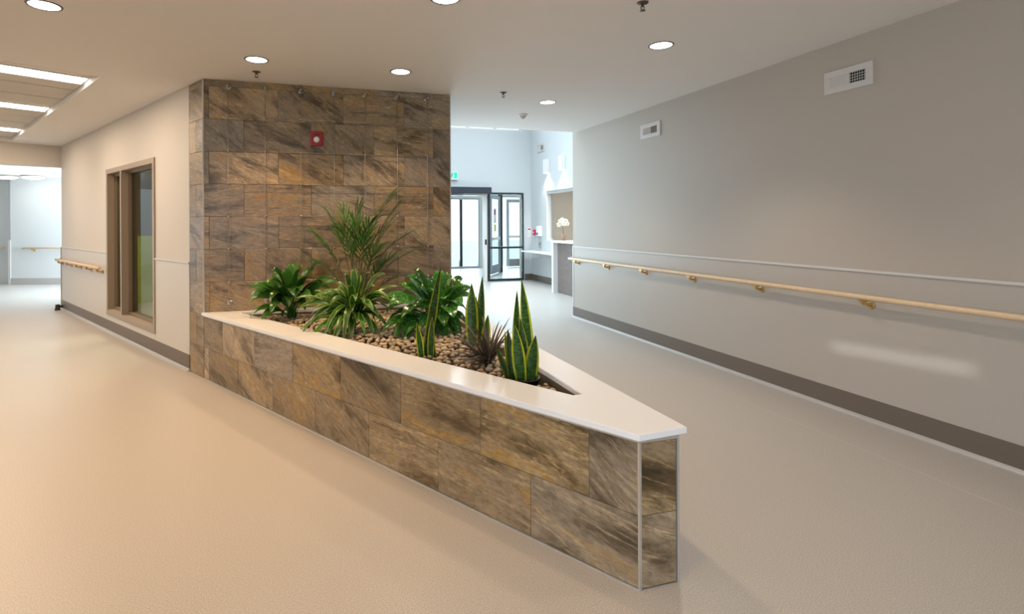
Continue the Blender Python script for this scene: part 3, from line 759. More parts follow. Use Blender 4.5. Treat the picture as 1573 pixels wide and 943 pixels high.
B().box(g0 + 0.05, g1 - 0.04, -0.02, 0.04, 0.815, 0.865, 0.002).obj('middle_rail', 'black_frame', sc_)
for z0, z1 in ((0.06, 0.815), (0.865, gz - 0.045)): B().box(g0 + 0.05, g1 - 0.04, 0.006, 0.014, z0, z1).obj('pane', 'glass', sc_)
# vestibule behind
YO = 16.9
struct(B().box(1.5, 7.3, YB + 0.16, YO + 0.2, 2.75, 2.9).obj('ceiling_vestibule', 'ceiling_paint'), 'ceiling of the entrance vestibule')
vo = B(); vo.box(1.5, 2.6, YO, YO + 0.16, 0, 2.75); vo.box(5.33, 5.60, YO, YO + 0.16, 0, 2.75); vo.box(6.95, 7.3, YO, YO + 0.16, 0, 2.75)
vo.box(2.6, 5.33, YO, YO + 0.16, 2.27, 2.75); vo.box(5.60, 6.95, YO, YO + 0.16, 2.30, 2.75)
struct(vo.obj('wall_vestibule', 'paint_white'), 'outer wall of the entrance vestibule')
struct(B().box(7.15, 7.3, YB + 0.16, YO, 0, 2.75).obj('wall_vestibule_side', 'paint_white'), 'side wall of the entrance vestibule')
struct(B().box(1.35, 1.5, YB + 0.16, YO, 0, 2.75).obj('wall_vestibule_left', 'paint_white'), 'left wall of the entrance vestibule')
w3 = struct(thing('window_3', 'full height outer glazing of the vestibule', 'window', MX(0, YO, 0))); del w3['category']
f = B(); f.box(2.6, 5.33, 0, 0.1, 0, 0.07).box(2.6, 5.33, 0, 0.1, 2.22, 2.27).box(2.6, 2.66, 0, 0.1, 0.07, 2.22).box(5.28, 5.33, 0, 0.1, 0.07, 2.22)
f.obj('window_frame', 'alu_blue', w3)
for x in (3.4, 4.04, 4.70): B().box(x - 0.045, x + 0.045, -0.02, 0.1, 0.07, 2.22, 0.003).obj('mullion', 'black_frame', w3)
for a, b in ((2.66, 3.355), (3.445, 3.995), (4.085, 4.655), (4.745, 5.28)): B().box(a, b, 0.04, 0.048, 0.07, 2.22).obj('pane', 'glass', w3)
def glass_door(name, label, M, wd, stick=False):
    t = struct(thing(name, label, 'door', M)); del t['category']
    z1 = 2.25
    B().box(0, 0.10, -0.022, 0.022, 0.02, z1, 0.003).obj('stile', 'alu_blue', t)
    B().box(wd - 0.10, wd, -0.022, 0.022, 0.02, z1, 0.003).obj('stile', 'alu_blue', t)
    B().box(0.10, wd - 0.10, -0.022, 0.022, z1 - 0.11, z1, 0.003).obj('top_rail', 'alu_blue', t)
    B().box(0.10, wd - 0.10, -0.022, 0.022, 0.02, 0.27, 0.003).obj('kick_rail', 'kick', t)
    B().box(0.10, wd - 0.10, -0.03, 0.03, 0.97, 1.05, 0.003).obj('push_bar', 'white_plastic', t)
    B().box(0.10, wd - 0.10, -0.004, 0.004, 0.27, z1 - 0.11).obj('pane', 'glass', t)
    B().tube([(wd - 0.14, -0.07, 0.85), (wd - 0.14, -0.07, 1.3)], 0.012, 8).tube([(wd - 0.14, -0.07, 0.87), (wd - 0.07, -0.02, 0.87)], 0.009, 8).tube([(wd - 0.14, -0.07, 1.28), (wd - 0.07, -0.02, 1.28)], 0.009, 8).obj('pull_handle', 'steel', t)
    if stick:
        B().box(-0.09, -0.01, -0.06, 0.06, 0, 2.75, 0.003).obj('hinge_post', 'header_black', t)
        for x0, x1, za, zb, mt in ((0.44, 0.70, 1.46, 1.88, 'white_plastic'), (0.48, 0.66, 1.70, 1.84, 'sign_pink'), (0.46, 0.66, 1.22, 1.42, 'sign_yellow')):
            B().box(x0, x1, 0.0042 if mt != 'sign_pink' else 0.0056, 0.0055 if mt != 'sign_pink' else 0.0068, za, zb).obj('notice', mt, t)
glass_door('door_2', 'closed aluminium framed glass door of the vestibule', MX(6.27, YO + 0.05, 0), 0.66)
glass_door('door_3', 'open glass vestibule door with notices stuck on it', MX(5.45, 15.25, 0, math.radians(-125)), 1.02, True)
struct(B().box(-20, 30, 19.0, 45, -0.25, -0.05).obj('ground_outside', 'asphalt'), 'pale pavement outside the entrance')
# exit sign
t = thing('exit_sign', 'green and white running man exit sign on the lobby wall', 'exit sign', MX(3.33, YB - 0.0005, 2.62))
B().box(-0.175, 0.175, -0.05, 0, -0.10, 0.10, 0.005).obj('housing', 'white_plastic', t)
B().box(-0.155, 0.155, -0.053, -0.0502, -0.06, 0.085).obj('face', 'exit_glow', t)
fg = B(); fg.box(0.005, 0.075, -0.0545, -0.0532, -0.05, 0.075)
fg.obj('doorway_symbol', 'white_plastic', t)
mn = B()
def stick(x0, z0, x1, z1, wdt):
    dx, dz = x1 - x0, z1 - z0; l = math.hypot(dx, dz)
    mn.box(-l/2, l/2, -0.0562, -0.0548, -wdt/2, wdt/2, M=Matrix.Translation(((x0+x1)/2, 0, (z0+z1)/2)) @ Matrix.Rotation(-math.atan2(dz, dx), 4, 'Y'))
for q in ((0.03, 0.045, 0.02, 0.0, 0.022), (0.02, 0.0, 0.045, -0.03, 0.014), (0.02, 0.0, -0.01, -0.035, 0.014), (0.03, 0.04, 0.06, 0.02, 0.010), (0.03, 0.04, 0.0, 0.025, 0.010)): stick(*q)
mn.lathe([(0, 0), (0.013, 0), (0.013, 0.0014), (0, 0.0014)], 12, Matrix.Translation((0.04, -0.0548, 0.062)) @ Matrix.Rotation(math.pi/2, 4, 'X'))
mn.obj('running_man', 'sign_green', t)
ar = B(); ar.box(-0.12, -0.05, -0.0545, -0.0532, 0.005, 0.02); ar.obj('arrow', 'white_plastic', t)
# notices and devices near the corner
t = thing('wall_notice', 'white paper notice with a red heading beside the glass screen', 'notice', MX(5.40, YB - 0.0005, 1.22))
B().box(-0.045, 0.10 - 0.055, -0.004, 0, -0.12, 0.12).obj('paper', 'white_plastic', t)
B().box(-0.035, 0.035, -0.0052, -0.0041, 0.06, 0.095).obj('heading', 'sign_red', t)
for k in range(3): B().box(-0.03, 0.03, -0.0052, -0.0041, -0.02 - k * 0.03, -0.012 - k * 0.03).obj('text_line', 'vent_paint', t)
t = thing('pull_station', 'small red fire alarm pull station on the lobby side wall', 'alarm', MX(XS - 0.0003, 12.62, 1.22) @ RWM)
B().box(-0.05, 0.05, -0.05, 0, -0.065, 0.065, 0.006).obj('case', 'sign_red', t)
B().box(-0.035, 0.035, -0.062, -0.0505, -0.012, 0.012, 0.003).obj('pull_bar', 'white_plastic', t)
t = thing('soap_dispenser', 'white hand sanitizer dispenser with a blue mark above the ledge', 'dispenser', MX(XS - 0.0003, 12.28, 1.22) @ RWM)
B().box(-0.075, 0.075, -0.10, 0, -0.09, 0.16, 0.02).obj('case', 'white_plastic', t)
B().box(-0.05, 0.05, -0.104, -0.1003, -0.06, 0.0).obj('blue_mark', 'sign_blue', t)
B().box(-0.03, 0.03, -0.09, -0.03, -0.11, -0.0905, 0.005).obj('nozzle', 'grey_box', t)
t = thing('wall_phone', 'small dark grey device on the wall just above the ledge', 'wall device', MX(XS - 0.0003, 12.30, 0.915) @ RWM)
B().box(-0.04, 0.04, -0.035, 0, -0.065, 0.065, 0.012).obj('case', 'grey_box', t)
B().box(-0.022, 0.022, -0.038, -0.0352, 0.0, 0.04, 0.001).obj('display', 'rubber', t)
t = thing('wall_ledge', 'thin white writing ledge fixed to the lobby side wall', 'ledge', MX(XS, 0, 0))
B().box(-0.34, -0.0005, 10.66, 12.78, 0.735, 0.765, 0.006).obj('top', 'desk_white', t)
B().box(-0.25, -0.0005, 11.0, 11.03, 0.60, 0.7345, 0.003).obj('bracket', 'desk_white', t)
B().box(-0.25, -0.0005, 12.3, 12.33, 0.60, 0.7345, 0.003).obj('bracket', 'desk_white', t)
# wall sconces
for y, lab in ((11.83, 'farther of two white box sconces above the reception opening'), (11.0, 'nearer of two white box sconces above the reception opening')):
    t = thing('wall_sconce', lab, 'wall light', MX(XS - 0.0003, y, 2.80) @ RWM, 'sconces over the reception')
    B().box(-0.075, 0.075, -0.11, 0, -0.16, 0.16, 0.01).obj('body', 'white_plastic', t)
    B().box(-0.055, 0.055, -0.095, -0.015, -0.166, -0.1605).obj('lens', 'sconce_glow', t)
    l = bpy.data.lights.new('sconce_lamp', 'SPOT'); l.energy = 40; l.color = (1, 0.95, 0.88); l.spot_size = math.radians(110); l.spot_blend = 0.6; l.shadow_soft_size = 0.04
    o = bpy.data.objects.new('sconce_lamp', l); COL.objects.link(o); o.parent = t; o.location = (0, -0.055, -0.19)
# reception desk and room
t = thing('reception_desk', 'reception desk with dark wood front and white top and end', 'desk', MX(0, 0, 0))
B().box(4.97, 5.44, 8.3, 10.34, 0.0, 1.045).obj('front_panel', 'desk_wood', t)
B().box(4.865, 5.4395, 10.341, 10.42, 0.0, 1.045, 0.003).obj('end_panel', 'desk_white', t)
B().box(4.86, 5.95, 8.605, 10.43, 1.0455, 1.085, 0.004).obj('countertop', 'desk_white', t)
t = thing('roller_shutter', 'grey shutter track and housing in the reception opening', 'shutter', MX(0, 0, 0))
B().box(XS + 0.02, XS + 0.15, OY0 + 0.002, OY1 - 0.002, OZ1 - 0.07, OZ1 - 0.002).obj('housing', 'aluminium', t)
B().box(XS + 0.13, XS + 0.16, OY1 - 0.04, OY1 - 0.002, OZ0 + 0.05, OZ1 - 0.072).obj('track', 'grey_box', t)
t = thing('orchid', 'white orchid in a small clay pot on the reception counter', 'potted plant', MX(5.10, 10.33, 1.0855))
B().lathe([(0, 0), (0.042, 0), (0.062, 0.115), (0.066, 0.117), (0.066, 0.13), (0.057, 0.13), (0.05, 0.10), (0, 0.10)], 20).obj('pot', 'clay_pot', t)
B().tube([(0, 0, 0.1), (-0.01, 0.0, 0.22), (-0.02, 0.01, 0.33), (-0.06, 0.02, 0.40)], 0.005, 6).obj('stem', 'palm_stem', t)
def blossom(px, py, pz, r):
    b = B()
    for k in range(5):
        a = k * 2 * math.pi / 5 + 0.3
        b.lathe([(0, -0.004), (r*0.6, 0), (0, 0.004)], 8, Matrix.Translation((px + math.cos(a)*r*0.75, py - 0.01, pz + math.sin(a)*r*0.75)) @ Matrix.Rotation(math.pi/2, 4, 'X'))
    b.obj('blossom', 'petal', t)
for q in ((-0.06, 0.01, 0.40, 0.05), (0.0, 0.0, 0.36, 0.05), (-0.10, 0.02, 0.33, 0.045), (0.05, 0.01, 0.40, 0.045), (0.09, 0.02, 0.35, 0.04), (-0.02, 0.02, 0.43, 0.04)): blossom(*q)

struct(B().box(8.3, 8.4, 7.4, 14, 0, 2.8).obj('wall_reception', 'cream_wall'), 'cream wall at the back of the reception room')
struct(B().box(5.61, 8.4, 14, 14.1, 0, 2.8).box(5.61, 8.4, 7.3, 7.4, 0, 2.8).obj('wall_reception_ends', 'cream_wall'), 'end walls of the reception room')
struct(B().box(5.61, 8.4, 7.3, YB, 2.7, 2.8).obj('ceiling_reception', 'ceiling_paint'), 'ceiling of the reception room')
rp = struct(thing('window_4', 'white framed opening with a tan panel inside the reception', 'window', MX(8.3, 0, 0))); del rp['category']
B().box(-0.03, 0, 14.0 - 0.75 - 0.6, 13.4, 1.0, 2.35, 0.004).obj('window_frame', 'white_plastic', rp)
B().box(-0.036, -0.0302, 12.15 + 0.55, 13.05, 1.1, 2.25).obj('panel', 'tan_panel', rp)

# ------------------------------------------------------------------ behind the viewer: unseen wall with a slot added for the sun streak
sx0, sx1, sz0, sz1 = -0.03, 0.43, 0.895, 0.985
bwall = B(); bwall.box(-14, sx0, -5.03, -5, -0.1, H + 0.3); bwall.box(sx1, 12, -5.03, -5, -0.1, H + 0.3); bwall.box(sx0, sx1, -5.03, -5, -0.1, sz0); bwall.box(sx0, sx1, -5.03, -5, sz1, H + 0.3)
struct(bwall.obj('wall_behind', 'paint'), 'wall behind the viewer with a slot added to shape the sun streak')

# ------------------------------------------------------------------ plants
def blade_mesh(path, width, prof, n=9, m=4, fold=0.25, side=None, thick=0.0, tilt=0.8):
    """a leaf along a bezier path: prof(v) gives relative width, fold bends the two halves up"""
    bm = bmesh.new(); uvl = bm.loops.layers.uv.new('UVMap')
    P0, P1, P2 = path
    rows = []
    for i in range(n + 1):
        v = i / n
        c = P0 * (1-v)**2 + P1 * 2*v*(1-v) + P2 * v*v
        tg = ((P1 - P0) * (1-v) + (P2 - P1) * v).normalized()
        sd = side if side is not None else tg.cross(Vector((0, 0, 1)))
        if sd.length < 0.05: sd = Rv.copy()
        sd = sd.normalized()
        sd = sd + Vector((0, 0, 1)) * sd.dot(Fv) * tilt
        sd = (sd - tg * sd.dot(tg)).normalized()
        nm = sd.cross(tg).normalized()
        hw = width * 0.5 * prof(v)
        rows.append([(bm.verts.new(c + sd * hw * (2*j/m - 1) + nm * fold * hw * abs(2*j/m - 1)), j/m, v) for j in range(m + 1)])
    for a, b in zip(rows, rows[1:]):
        for j in range(m):
            q = (a[j], a[j+1], b[j+1], b[j])
            f = bm.faces.new([t[0] for t in q]); f.smooth = True
            for lp, t in zip(f.loops, q): lp[uvl].uv = (t[1], t[2])
    me = bpy.data.meshes.new('leaf')
    if thick:
        bmesh.ops.solidify(bm, geom=bm.faces[:], thickness=thick)
    bm.to_mesh(me); bm.free()
    return me
def stem_into(me, pts, r):
    """adds a thin stalk to a leaf mesh"""
    bm = bmesh.new(); bm.from_mesh(me)
    b = B(); b.bm.free(); b.bm = bm
    b.tube(pts, r, 6)
    bm.to_mesh(me); bm.free()
def strap(v): return max(0.02, min(1.0, 0.55 + 1.6 * v) * (1 - v**3.0)**0.9)
def ovate(v): return max(0.02, math.sin(math.pi * min(1, v**0.80))**0.75)
def sword(v): return max(0.03, (0.72 + 0.45 * math.sin(math.pi * min(1, v * 1.05))) * (1 - v**5)**0.8)
def needle(v): return max(0.03, (1 - v) ** 0.6)
def plant(name, label, base, mpp, bp):
    t = thing(name, label, 'plant', Matrix.Translation(base))
    def rel(px, py, df): return Rv * (px - bp[0]) * mpp + Vector((0, 0, 1)) * (bp[1] - py) * mpp + Fv * df
    return t, rel

# peace lily
base = Vector((-0.155, 5.20, 0.575)); bp = (445, 489)
t, rel = plant('peace_lily', 'broad-leaved green plant at the left end of the planter', base, 0.0060, bp)
rs = random.Random(3)
for px, py, df, wd in ((383,462,-0.05,0.10), (392,481,-0.16,0.085), (411,486,-0.2,0.085), (399,440,0.08,0.09), (410,421,0.10,0.10), (430,415,0.02,0.10), (463,409,-0.03,0.105),
                   (490,402,0.06,0.10), (495,430,-0.08,0.09), (517,434,0.05,0.085), (477,468,-0.22,0.085), (401,452,-0.12,0.09), (437,436,-0.18,0.10), (470,440,-0.2,0.09), (425,455,-0.22,0.085), (505,455,-0.1,0.08), (450,425,0.1,0.10), (415,470,-0.05,0.09), (480,420,-0.1,0.10), (455,462,-0.25,0.09), (440,405,0.14,0.09), (500,445,0.1,0.085), (388,452,-0.1,0.095), (405,432,-0.05,0.1), (420,412,-0.08,0.1), (510,425,-0.05,0.09), (475,412,0.1,0.1), (430,470,-0.28,0.09), (460,445,-0.25,0.1), (485,455,-0.22,0.09)) + tuple((445 + rs.uniform(-55, 66), 489 - rs.uniform(0, 62), rs.uniform(-0.25, 0.12), 0.085) for _ in range(10)):
    tip = rel(px, py, df)
    b0 = Vector((rs.uniform(-0.03, 0.03), rs.uniform(-0.03, 0.03), -0.02))
    hgt = max(0.12, min(0.34, tip.z + 0.10))
    st = Vector((tip.x * 0.22, tip.y * 0.22, hgt * 0.62))
    ctl = Vector((tip.x * 0.70, tip.y * 0.70, max(tip.z, hgt) + 0.045))
    sd = (tip - st).cross(Vector((0, 0, 1)))
    if sd.length < 0.06: sd = Rv.copy()
    me = blade_mesh((st, ctl, tip), wd * rs.uniform(0.9, 1.3), ovate, 10, 4, 0.32, side=sd, tilt=rs.uniform(0.2, 0.9))
    stem_into(me, [b0, b0.lerp(st, 0.5) + Vector((0, 0, 0.02)), st], 0.004)
    link('leaf', me, 'lily_leaf', t)

# parlour palm: fronds with leaflets
base = Vector((0.43, 5.30, 0.575)); bp = (548, 485)
t, rel = plant('parlour_palm', 'feathery parlour palm, tallest plant in the planter', base, 0.00624, bp)
leaflet = blade_mesh((Vector((0, 0, 0)), Vector((0, 0.09, 0.014)), Vector((0, 0.18, -0.016))), 0.0185, tilt=0, prof=lambda v: max(0.03, math.sin(math.pi * min(1, 0.12 + v * 0.88))**0.8), n=5, m=2, fold=0.3, side=Vector((1, 0, 0)))
leaflet.materials.append(MATS['palm_leaf'])
rs = random.Random(11)
fr_t = [(503,326,0.0), (523,325,0.12), (554,320,-0.03), (609,301,-0.08), (616,314,0.04), (627,362,-0.05), (605,335,0.1), (480,358,0.04), (503,376,-0.12), (481,398,-0.06), (613,390,-0.14), (615,425,-0.1), (575,345,-0.18), (530,350,-0.18), (590,380,-0.22), (596,352,0.06), (515,360,0.1), (560,365,-0.1), (640,385,0.08), (582,360,0.0), (600,400,-0.2), (545,342,0.05)]
for px, py, df in fr_t:
    tip = rel(px, py, df)
    b0 = Vector((rs.uniform(-0.07, 0.07), rs.uniform(-0.05, 0.05), -0.02))
    ctl = Vector((b0.x * 0.6 + tip.x * 0.28, b0.y * 0.6 + tip.y * 0.28, max(0.25, tip.z * 0.78)))
    pts = []
    for i in range(15):
        v = i / 14
        pts.append(b0 * (1-v)**2 + ctl * 2*v*(1-v) + tip * v*v)
    fr = B().tube(pts, [0.0052 * (1 - 0.75 * i / 14) for i in range(15)], 6).obj('frond', 'palm_stem', t)
    n = 13
    for k in range(n):
        v = 0.56 + 0.42 * k / (n - 1)
        c = b0 * (1-v)**2 + ctl * 2*v*(1-v) + tip * v*v
        tg = ((ctl - b0) * (1-v) + (tip - ctl) * v).normalized()
        sd = tg.cross(Vector((0, 0, 1)))
        if sd.length < 0.1: sd = Rv.copy()
        sd.normalize(); up = sd.cross(tg).normalized()
        sg = 1 if k % 2 else -1
        spread = 0.80 - 0.55 * (k / (n - 1))
        dr_ = (tg * math.cos(spread) + sd * sg * math.sin(spread) + up * rs.uniform(-0.05, 0.16)).normalized()
        xa = dr_.cross(up).normalized(); za = xa.cross(dr_)
        L_ = (0.70 + 0.45 * math.sin(math.pi * (k + 1) / (n + 1))) * rs.uniform(0.85, 1.1)
        M = Matrix(((xa.x, dr_.x, za.x, c.x), (xa.y, dr_.y, za.y, c.y), (xa.z, dr_.z, za.z, c.z), (0, 0, 0, 1))) @ Matrix.Diagonal((1.0, L_, 1.0, 1.0))
        o = link('leaflet', leaflet, None, fr); o.matrix_local = M

# dracaena with pale margins
base = Vector((0.345, 4.50, 0.575)); bp = (545, 508)
t, rel = plant('striped_dracaena', 'bushy strap-leaved plant with yellow-edged leaves spilling over the stone top', base, 0.0053, bp)
rs = random.Random(5)
for px, py, df, wd in ((462,509,-0.15,0.05), (471,521,-0.26,0.052), (490,513,-0.28,0.05), (511,521,-0.33,0.055), (529,521,-0.36,0.055), (555,525,-0.36,0.06), (479,458,0.0,0.055), (481,447,0.05,0.055), (485,474,-0.12,0.055),
                       (529,421,0.05,0.06), (561,410,0.0,0.06), (593,421,0.05,0.06), (511,436,0.12,0.05), (581,436,-0.1,0.06), (588,518,-0.3,0.055), (592,488,-0.15,0.055), (617,442,0.1,0.055), (602,462,-0.02,0.055), (545,436,-0.15,0.06),
                       (500,487,-0.25,0.055), (570,450,-0.2,0.06), (520,462,-0.25,0.055), (556,470,-0.33,0.055), (605,500,-0.2,0.05), (540,415,0.14,0.055), (500,452,-0.15,0.055), (575,500,-0.35,0.05), (535,490,-0.36,0.055), (610,475,0.1,0.05), (488,492,-0.2,0.05), (512,505,-0.3,0.055), (545,515,-0.38,0.055), (572,418,-0.05,0.06), (550,425,0.12,0.06), (525,440,-0.1,0.06), (600,440,-0.12,0.055), (495,466,0.1,0.05), (565,485,-0.36,0.055), (585,470,-0.28,0.055)) + tuple((545 + rs.uniform(-78, 66), 508 - rs.uniform(-12, 62), rs.uniform(-0.36, 0.15), 0.054) for _ in range(22)):
    tip = rel(px, py, df)
    st = Vector((tip.x * 0.06 + rs.uniform(-0.02, 0.02), tip.y * 0.06 + rs.uniform(-0.02, 0.02), rs.uniform(0.05, 0.20)))
    ctl = Vector((tip.x * 0.60, tip.y * 0.60, max(tip.z * 1.02, st.z) + 0.13 * (1 if tip.z < 0.3 else 0.3)))
    link('leaf', blade_mesh((st, ctl, tip), wd * rs.uniform(0.9, 1.25), strap, 11, 4, 0.38, tilt=rs.uniform(0.1, 0.9)), 'dracaena_leaf', t)
B().tube([(0, 0, -0.03), (0.005, 0, 0.1), (0, 0.005, 0.22)], 0.014, 8).obj('stem', 'palm_stem', t)

# dieffenbachia
base = Vector((0.985, 4.20, 0.575)); bp = (676, 513)
t, rel = plant('dumb_cane', 'plant with large mottled light and dark green leaves in the planter centre', base, 0.00518, bp)
rs = random.Random(9)
for px, py, df, wd in ((592,455,0.0,0.10), (598,477,-0.12,0.13), (596,500,-0.25,0.13), (632,503,-0.28,0.12), (621,537,-0.33,0.085), (687,535,-0.28,0.10), (727,446,0.1,0.12), (725,456,-0.06,0.14), (700,441,-0.02,0.13),
                       (694,424,0.08,0.10), (712,431,0.16,0.08), (632,418,0.2,0.09), (622,427,0.14,0.12), (646,441,0.05,0.12), (668,443,-0.12,0.13), (720,484,0.05,0.11), (718,498,-0.05,0.10), (640,466,-0.2,0.12), (612,440,0.1,0.11), (655,470,-0.25,0.11), (685,455,-0.16,0.13), (610,515,-0.2,0.10), (605,462,-0.2,0.13), (625,480,-0.3,0.13), (640,425,-0.05,0.12), (660,430,0.1,0.12), (710,465,-0.2,0.13), (700,480,-0.25,0.12), (650,455,-0.3,0.13), (620,445,0.0,0.12), (715,440,0.0,0.12), (600,490,-0.1,0.11), (675,420,0.15,0.10)) + tuple((676 + rs.uniform(-80, 45), 513 - rs.uniform(-14, 70), rs.uniform(-0.32, 0.12), 0.11) for _ in range(10)):
    tip = rel(px, py, df)
    b0 = Vector((rs.uniform(-0.035, 0.035), rs.uniform(-0.035, 0.035), -0.02))
    hgt = max(0.14, min(0.30, tip.z + 0.09))
    st = Vector((tip.x * 0.27, tip.y * 0.27, hgt * 0.75))
    ctl = Vector((tip.x * 0.74, tip.y * 0.74, max(tip.z, hgt) + 0.04))
    sd = (tip - st).cross(Vector((0, 0, 1)))
    if sd.length < 0.06: sd = Rv.copy()
    me = blade_mesh((st, ctl, tip), wd * rs.uniform(0.85, 1.3), ovate, 10, 6, 0.25, side=sd, tilt=rs.uniform(0.1, 0.9))
    stem_into(me, [b0, b0.lerp(st, 0.5) + Vector((0, 0, 0.025)), st], [0.0095, 0.007, 0.004])
    link('leaf', me, 'dieffenbachia_leaf', t)

# snake plants
def snake(label, base, bp, mpp, leaves, pot=False, seed=1):
    t, rel = plant('snake_plant', label, base, mpp, bp)
    t['group'] = 'snake plants in the planter'
    rs = random.Random(seed)
    for bx, by, px, py, wpx, df in leaves:
        b0 = rel(bx, by, df * 0.5); b0.z = -0.03
        tip = rel(px, py, df)
        mid = b0.lerp(tip, 0.5) + Rv * (bx + (px - bx) * 0.5 - (bx * 0.65 + px * 0.35)) * mpp * -0.6
        yaw = rs.uniform(-0.5, 0.5)
        sd = Rv * math.cos(yaw) + Fv * math.sin(yaw)
        link('leaf', blade_mesh((b0, mid, tip), wpx * mpp * 1.25, sword, 12, 6, 0.22, side=sd, thick=0.0022, tilt=0), 'snake_leaf', t)
    if pot:
        B().lathe([(0, -0.065), (0.078, -0.065), (0.088, 0.018), (0.092, 0.018), (0.092, 0.026), (0.084, 0.026), (0.080, 0.0), (0, -0.004)], 28).obj('pot', 'black_pot', t)
    return t
snake('small snake plant with one tall leaf at the front edge of the planter', Vector((0.715, 3.46, 0.575)), (652, 551), 0.00422,
      ((651,551,676,411,11,0.08), (648,551,640,494,8,-0.02), (661,551,664,486,9,0.0), (667,549,661,505,6,0.03)), seed=2)
snake('snake plant behind the dark spiky plant', Vector((1.115, 3.62, 0.575)), (735, 535), 0.0045,
      ((729,535,728,433,15,0.0), (740,535,745,423,10,0.05), (747,535,753,481,10,-0.03), (735,535,735,455,9,0.07)), seed=4)
snake('largest snake plant in a black pot at the narrow end', Vector((1.135, 2.80, 0.575)), (807, 585), 0.0036,
      ((795,575,799,446,10,0.07), (818,572,806,429,14,0.06), (790,582,783,505,10,0.0), (804,584,793,496,15,-0.03), (816,586,825,513,16,-0.03), (788,580,764,531,8,0.0), (811,578,803,490,13,0.03), (823,588,823,571,7,-0.05), (788,576,779,511,6,0.05)), pot=True, seed=6)
# dark spiky plant
base = Vector((1.035, 3.13, 0.575)); bp = (752, 564)
t, rel = plant('spiky_cordyline', 'dark bronze spiky plant between the snake plants', base, 0.00394, bp)
rs = random.Random(21)
tips = [(784,489,0.03), (779,497,-0.04), (769,497,0.06), (761,501,0.0), (754,500,0.08), (709,523,0.02), (703,532,-0.08), (696,562,-0.12), (692,555,-0.02), (700,545,0.06), (736,576,-0.2), (762,581,-0.2), (720,500,0.1), (776,519,-0.08), (780,529,0.05), (715,534,-0.15), (727,517,-0.05), (740,506,0.02), (747,515,-0.12), (733,540,-0.2), (720,562,-0.2), (712,570,-0.14), (770,540,-0.15), (785,545,-0.06), (730,495,0.08), (765,515,-0.15), (705,515,0.08), (745,490,0.1), (773,505,0.1), (722,548,-0.16)]
tips += [(752 + rs.uniform(-52, 34), 564 - rs.uniform(5, 62), rs.uniform(-0.2, 0.12)) for _ in range(22)]
for px, py, df in tips:
    tip = rel(752 + (px - 752) * 1.15, py - 3, df)
    st = Vector((rs.uniform(-0.02, 0.02), rs.uniform(-0.02, 0.02), rs.uniform(-0.01, 0.05)))
    ctl = st.lerp(tip, 0.5) + Vector((0, 0, 0.05))
    link('leaf', blade_mesh((st, ctl, tip), 0.023, needle, 8, 2, 0.35), 'spiky_leaf', t)

# ------------------------------------------------------------------ pebbles
rs = random.Random(42)
def inside(x, y, m=0.03):
    if not (2.39 + m < y < YT - 0.10 - m) or x > 1.262 - m: return False
    return (x - A.x) * math.cos(PHI) + (y - A.y) * math.sin(PHI) > 0.229 + m
def level(x, y):
    o = (x - A.x) * math.cos(PHI) + (y - A.y) * math.sin(PHI) - 0.229
    dd = min(o, 1.262 - x, YT - 0.1 - y)
    return 0.560 + 0.035 * min(1, max(0, dd) / 0.22)
variants = []
for k in range(6):
    bm = bmesh.new(); bmesh.ops.create_icosphere(bm, subdivisions=2, radius=1)
    sx, sy, sz = rs.uniform(0.9, 1.25), rs.uniform(0.75, 1.0), rs.uniform(0.5, 0.72)
    for v in bm.verts:
        f_ = 1 + 0.22 * mnoise.noise(v.co * 1.3 + Vector((k * 9, 0, 0)))
        v.co = Vector((v.co.x * sx, v.co.y * sy, v.co.z * sz)) * f_
    for fc in bm.faces: fc.smooth = True
    me = bpy.data.meshes.new('pebble'); bm.to_mesh(me); bm.free(); me.materials.append(MATS['pebble']); variants.append(me)
peb = []; cell = {}
tries = 0
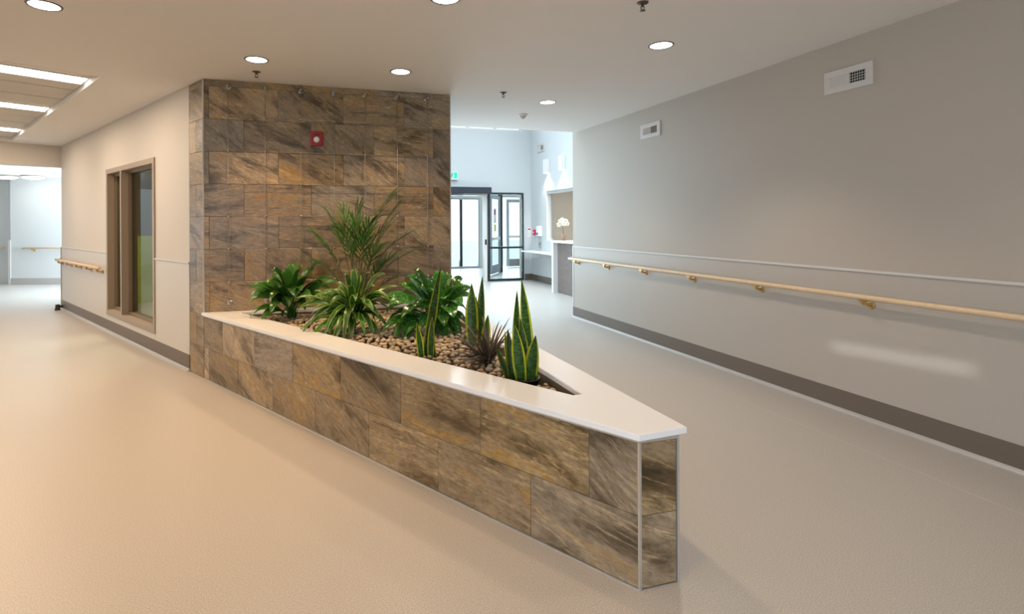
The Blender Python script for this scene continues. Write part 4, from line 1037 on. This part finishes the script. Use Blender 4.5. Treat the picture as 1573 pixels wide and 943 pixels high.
while tries < 26000:
    tries += 1
    y = 2.36 + (YT - 2.46) * rs.random(); x = rs.uniform(-0.65, 1.262)
    r = rs.uniform(0.015, 0.027)
    if not inside(x, y, r * 1.1): continue
    if (x - 1.135)**2 + (y - 2.80)**2 < (0.095 + r)**2: continue
    kx, ky = int(x / 0.06), int(y / 0.06); ok = True
    for ix in (-1, 0, 1):
        for iy in (-1, 0, 1):
            for (qx, qy, qr) in cell.get((kx + ix, ky + iy), ()):
                if (qx - x)**2 + (qy - y)**2 < (0.86 * (qr + r))**2: ok = False; break
            if not ok: break
        if not ok: break
    if not ok: continue
    cell.setdefault((kx, ky), []).append((x, y, r)); peb.append((x, y, r))
def hidden(x, y):
    z = level(x, y) + 0.01
    k = (CAMZ - CT1) / (CAMZ - z)                      # where the sight line passes the height of the stone top
    px, py = x * k, y * k
    return (px - A.x) * math.cos(PHI) + (py - A.y) * math.sin(PHI) < 0.235
peb.sort(key=lambda q: (hidden(q[0], q[1]), math.hypot(q[0], q[1])))
allb = bmesh.new()
for i, (x, y, r) in enumerate(peb):
    me = variants[rs.randrange(6)]
    M = Matrix.Translation((x, y, level(x, y) + rs.uniform(-0.004, 0.006))) @ Matrix.Rotation(rs.uniform(0, 6.28), 4, 'Z') @ Matrix.Rotation(rs.uniform(-0.35, 0.35), 4, 'X') @ Matrix.Scale(r, 4)
    if i < 300:
        o = link('pebble', me, None); o.matrix_world = M
        tag(o, 'smooth tan river pebble lying in the planter bed', 'pebble', 'river pebbles in the planter')
    else:
        bt = bmesh.new(); bt.from_mesh(me); bmesh.ops.transform(bt, matrix=M, verts=bt.verts)
        tmp = bpy.data.meshes.new('tmp'); bt.to_mesh(tmp); bt.free(); allb.from_mesh(tmp); bpy.data.meshes.remove(tmp)
me = bpy.data.meshes.new('pebble_bed'); allb.to_mesh(me); allb.free()
o = link('pebble_bed', me, 'pebble'); o['kind'] = 'stuff'
tag(o, 'bed of small river pebbles filling the planter', 'pebbles')
# a bed of earth that carries the pebbles and the plants
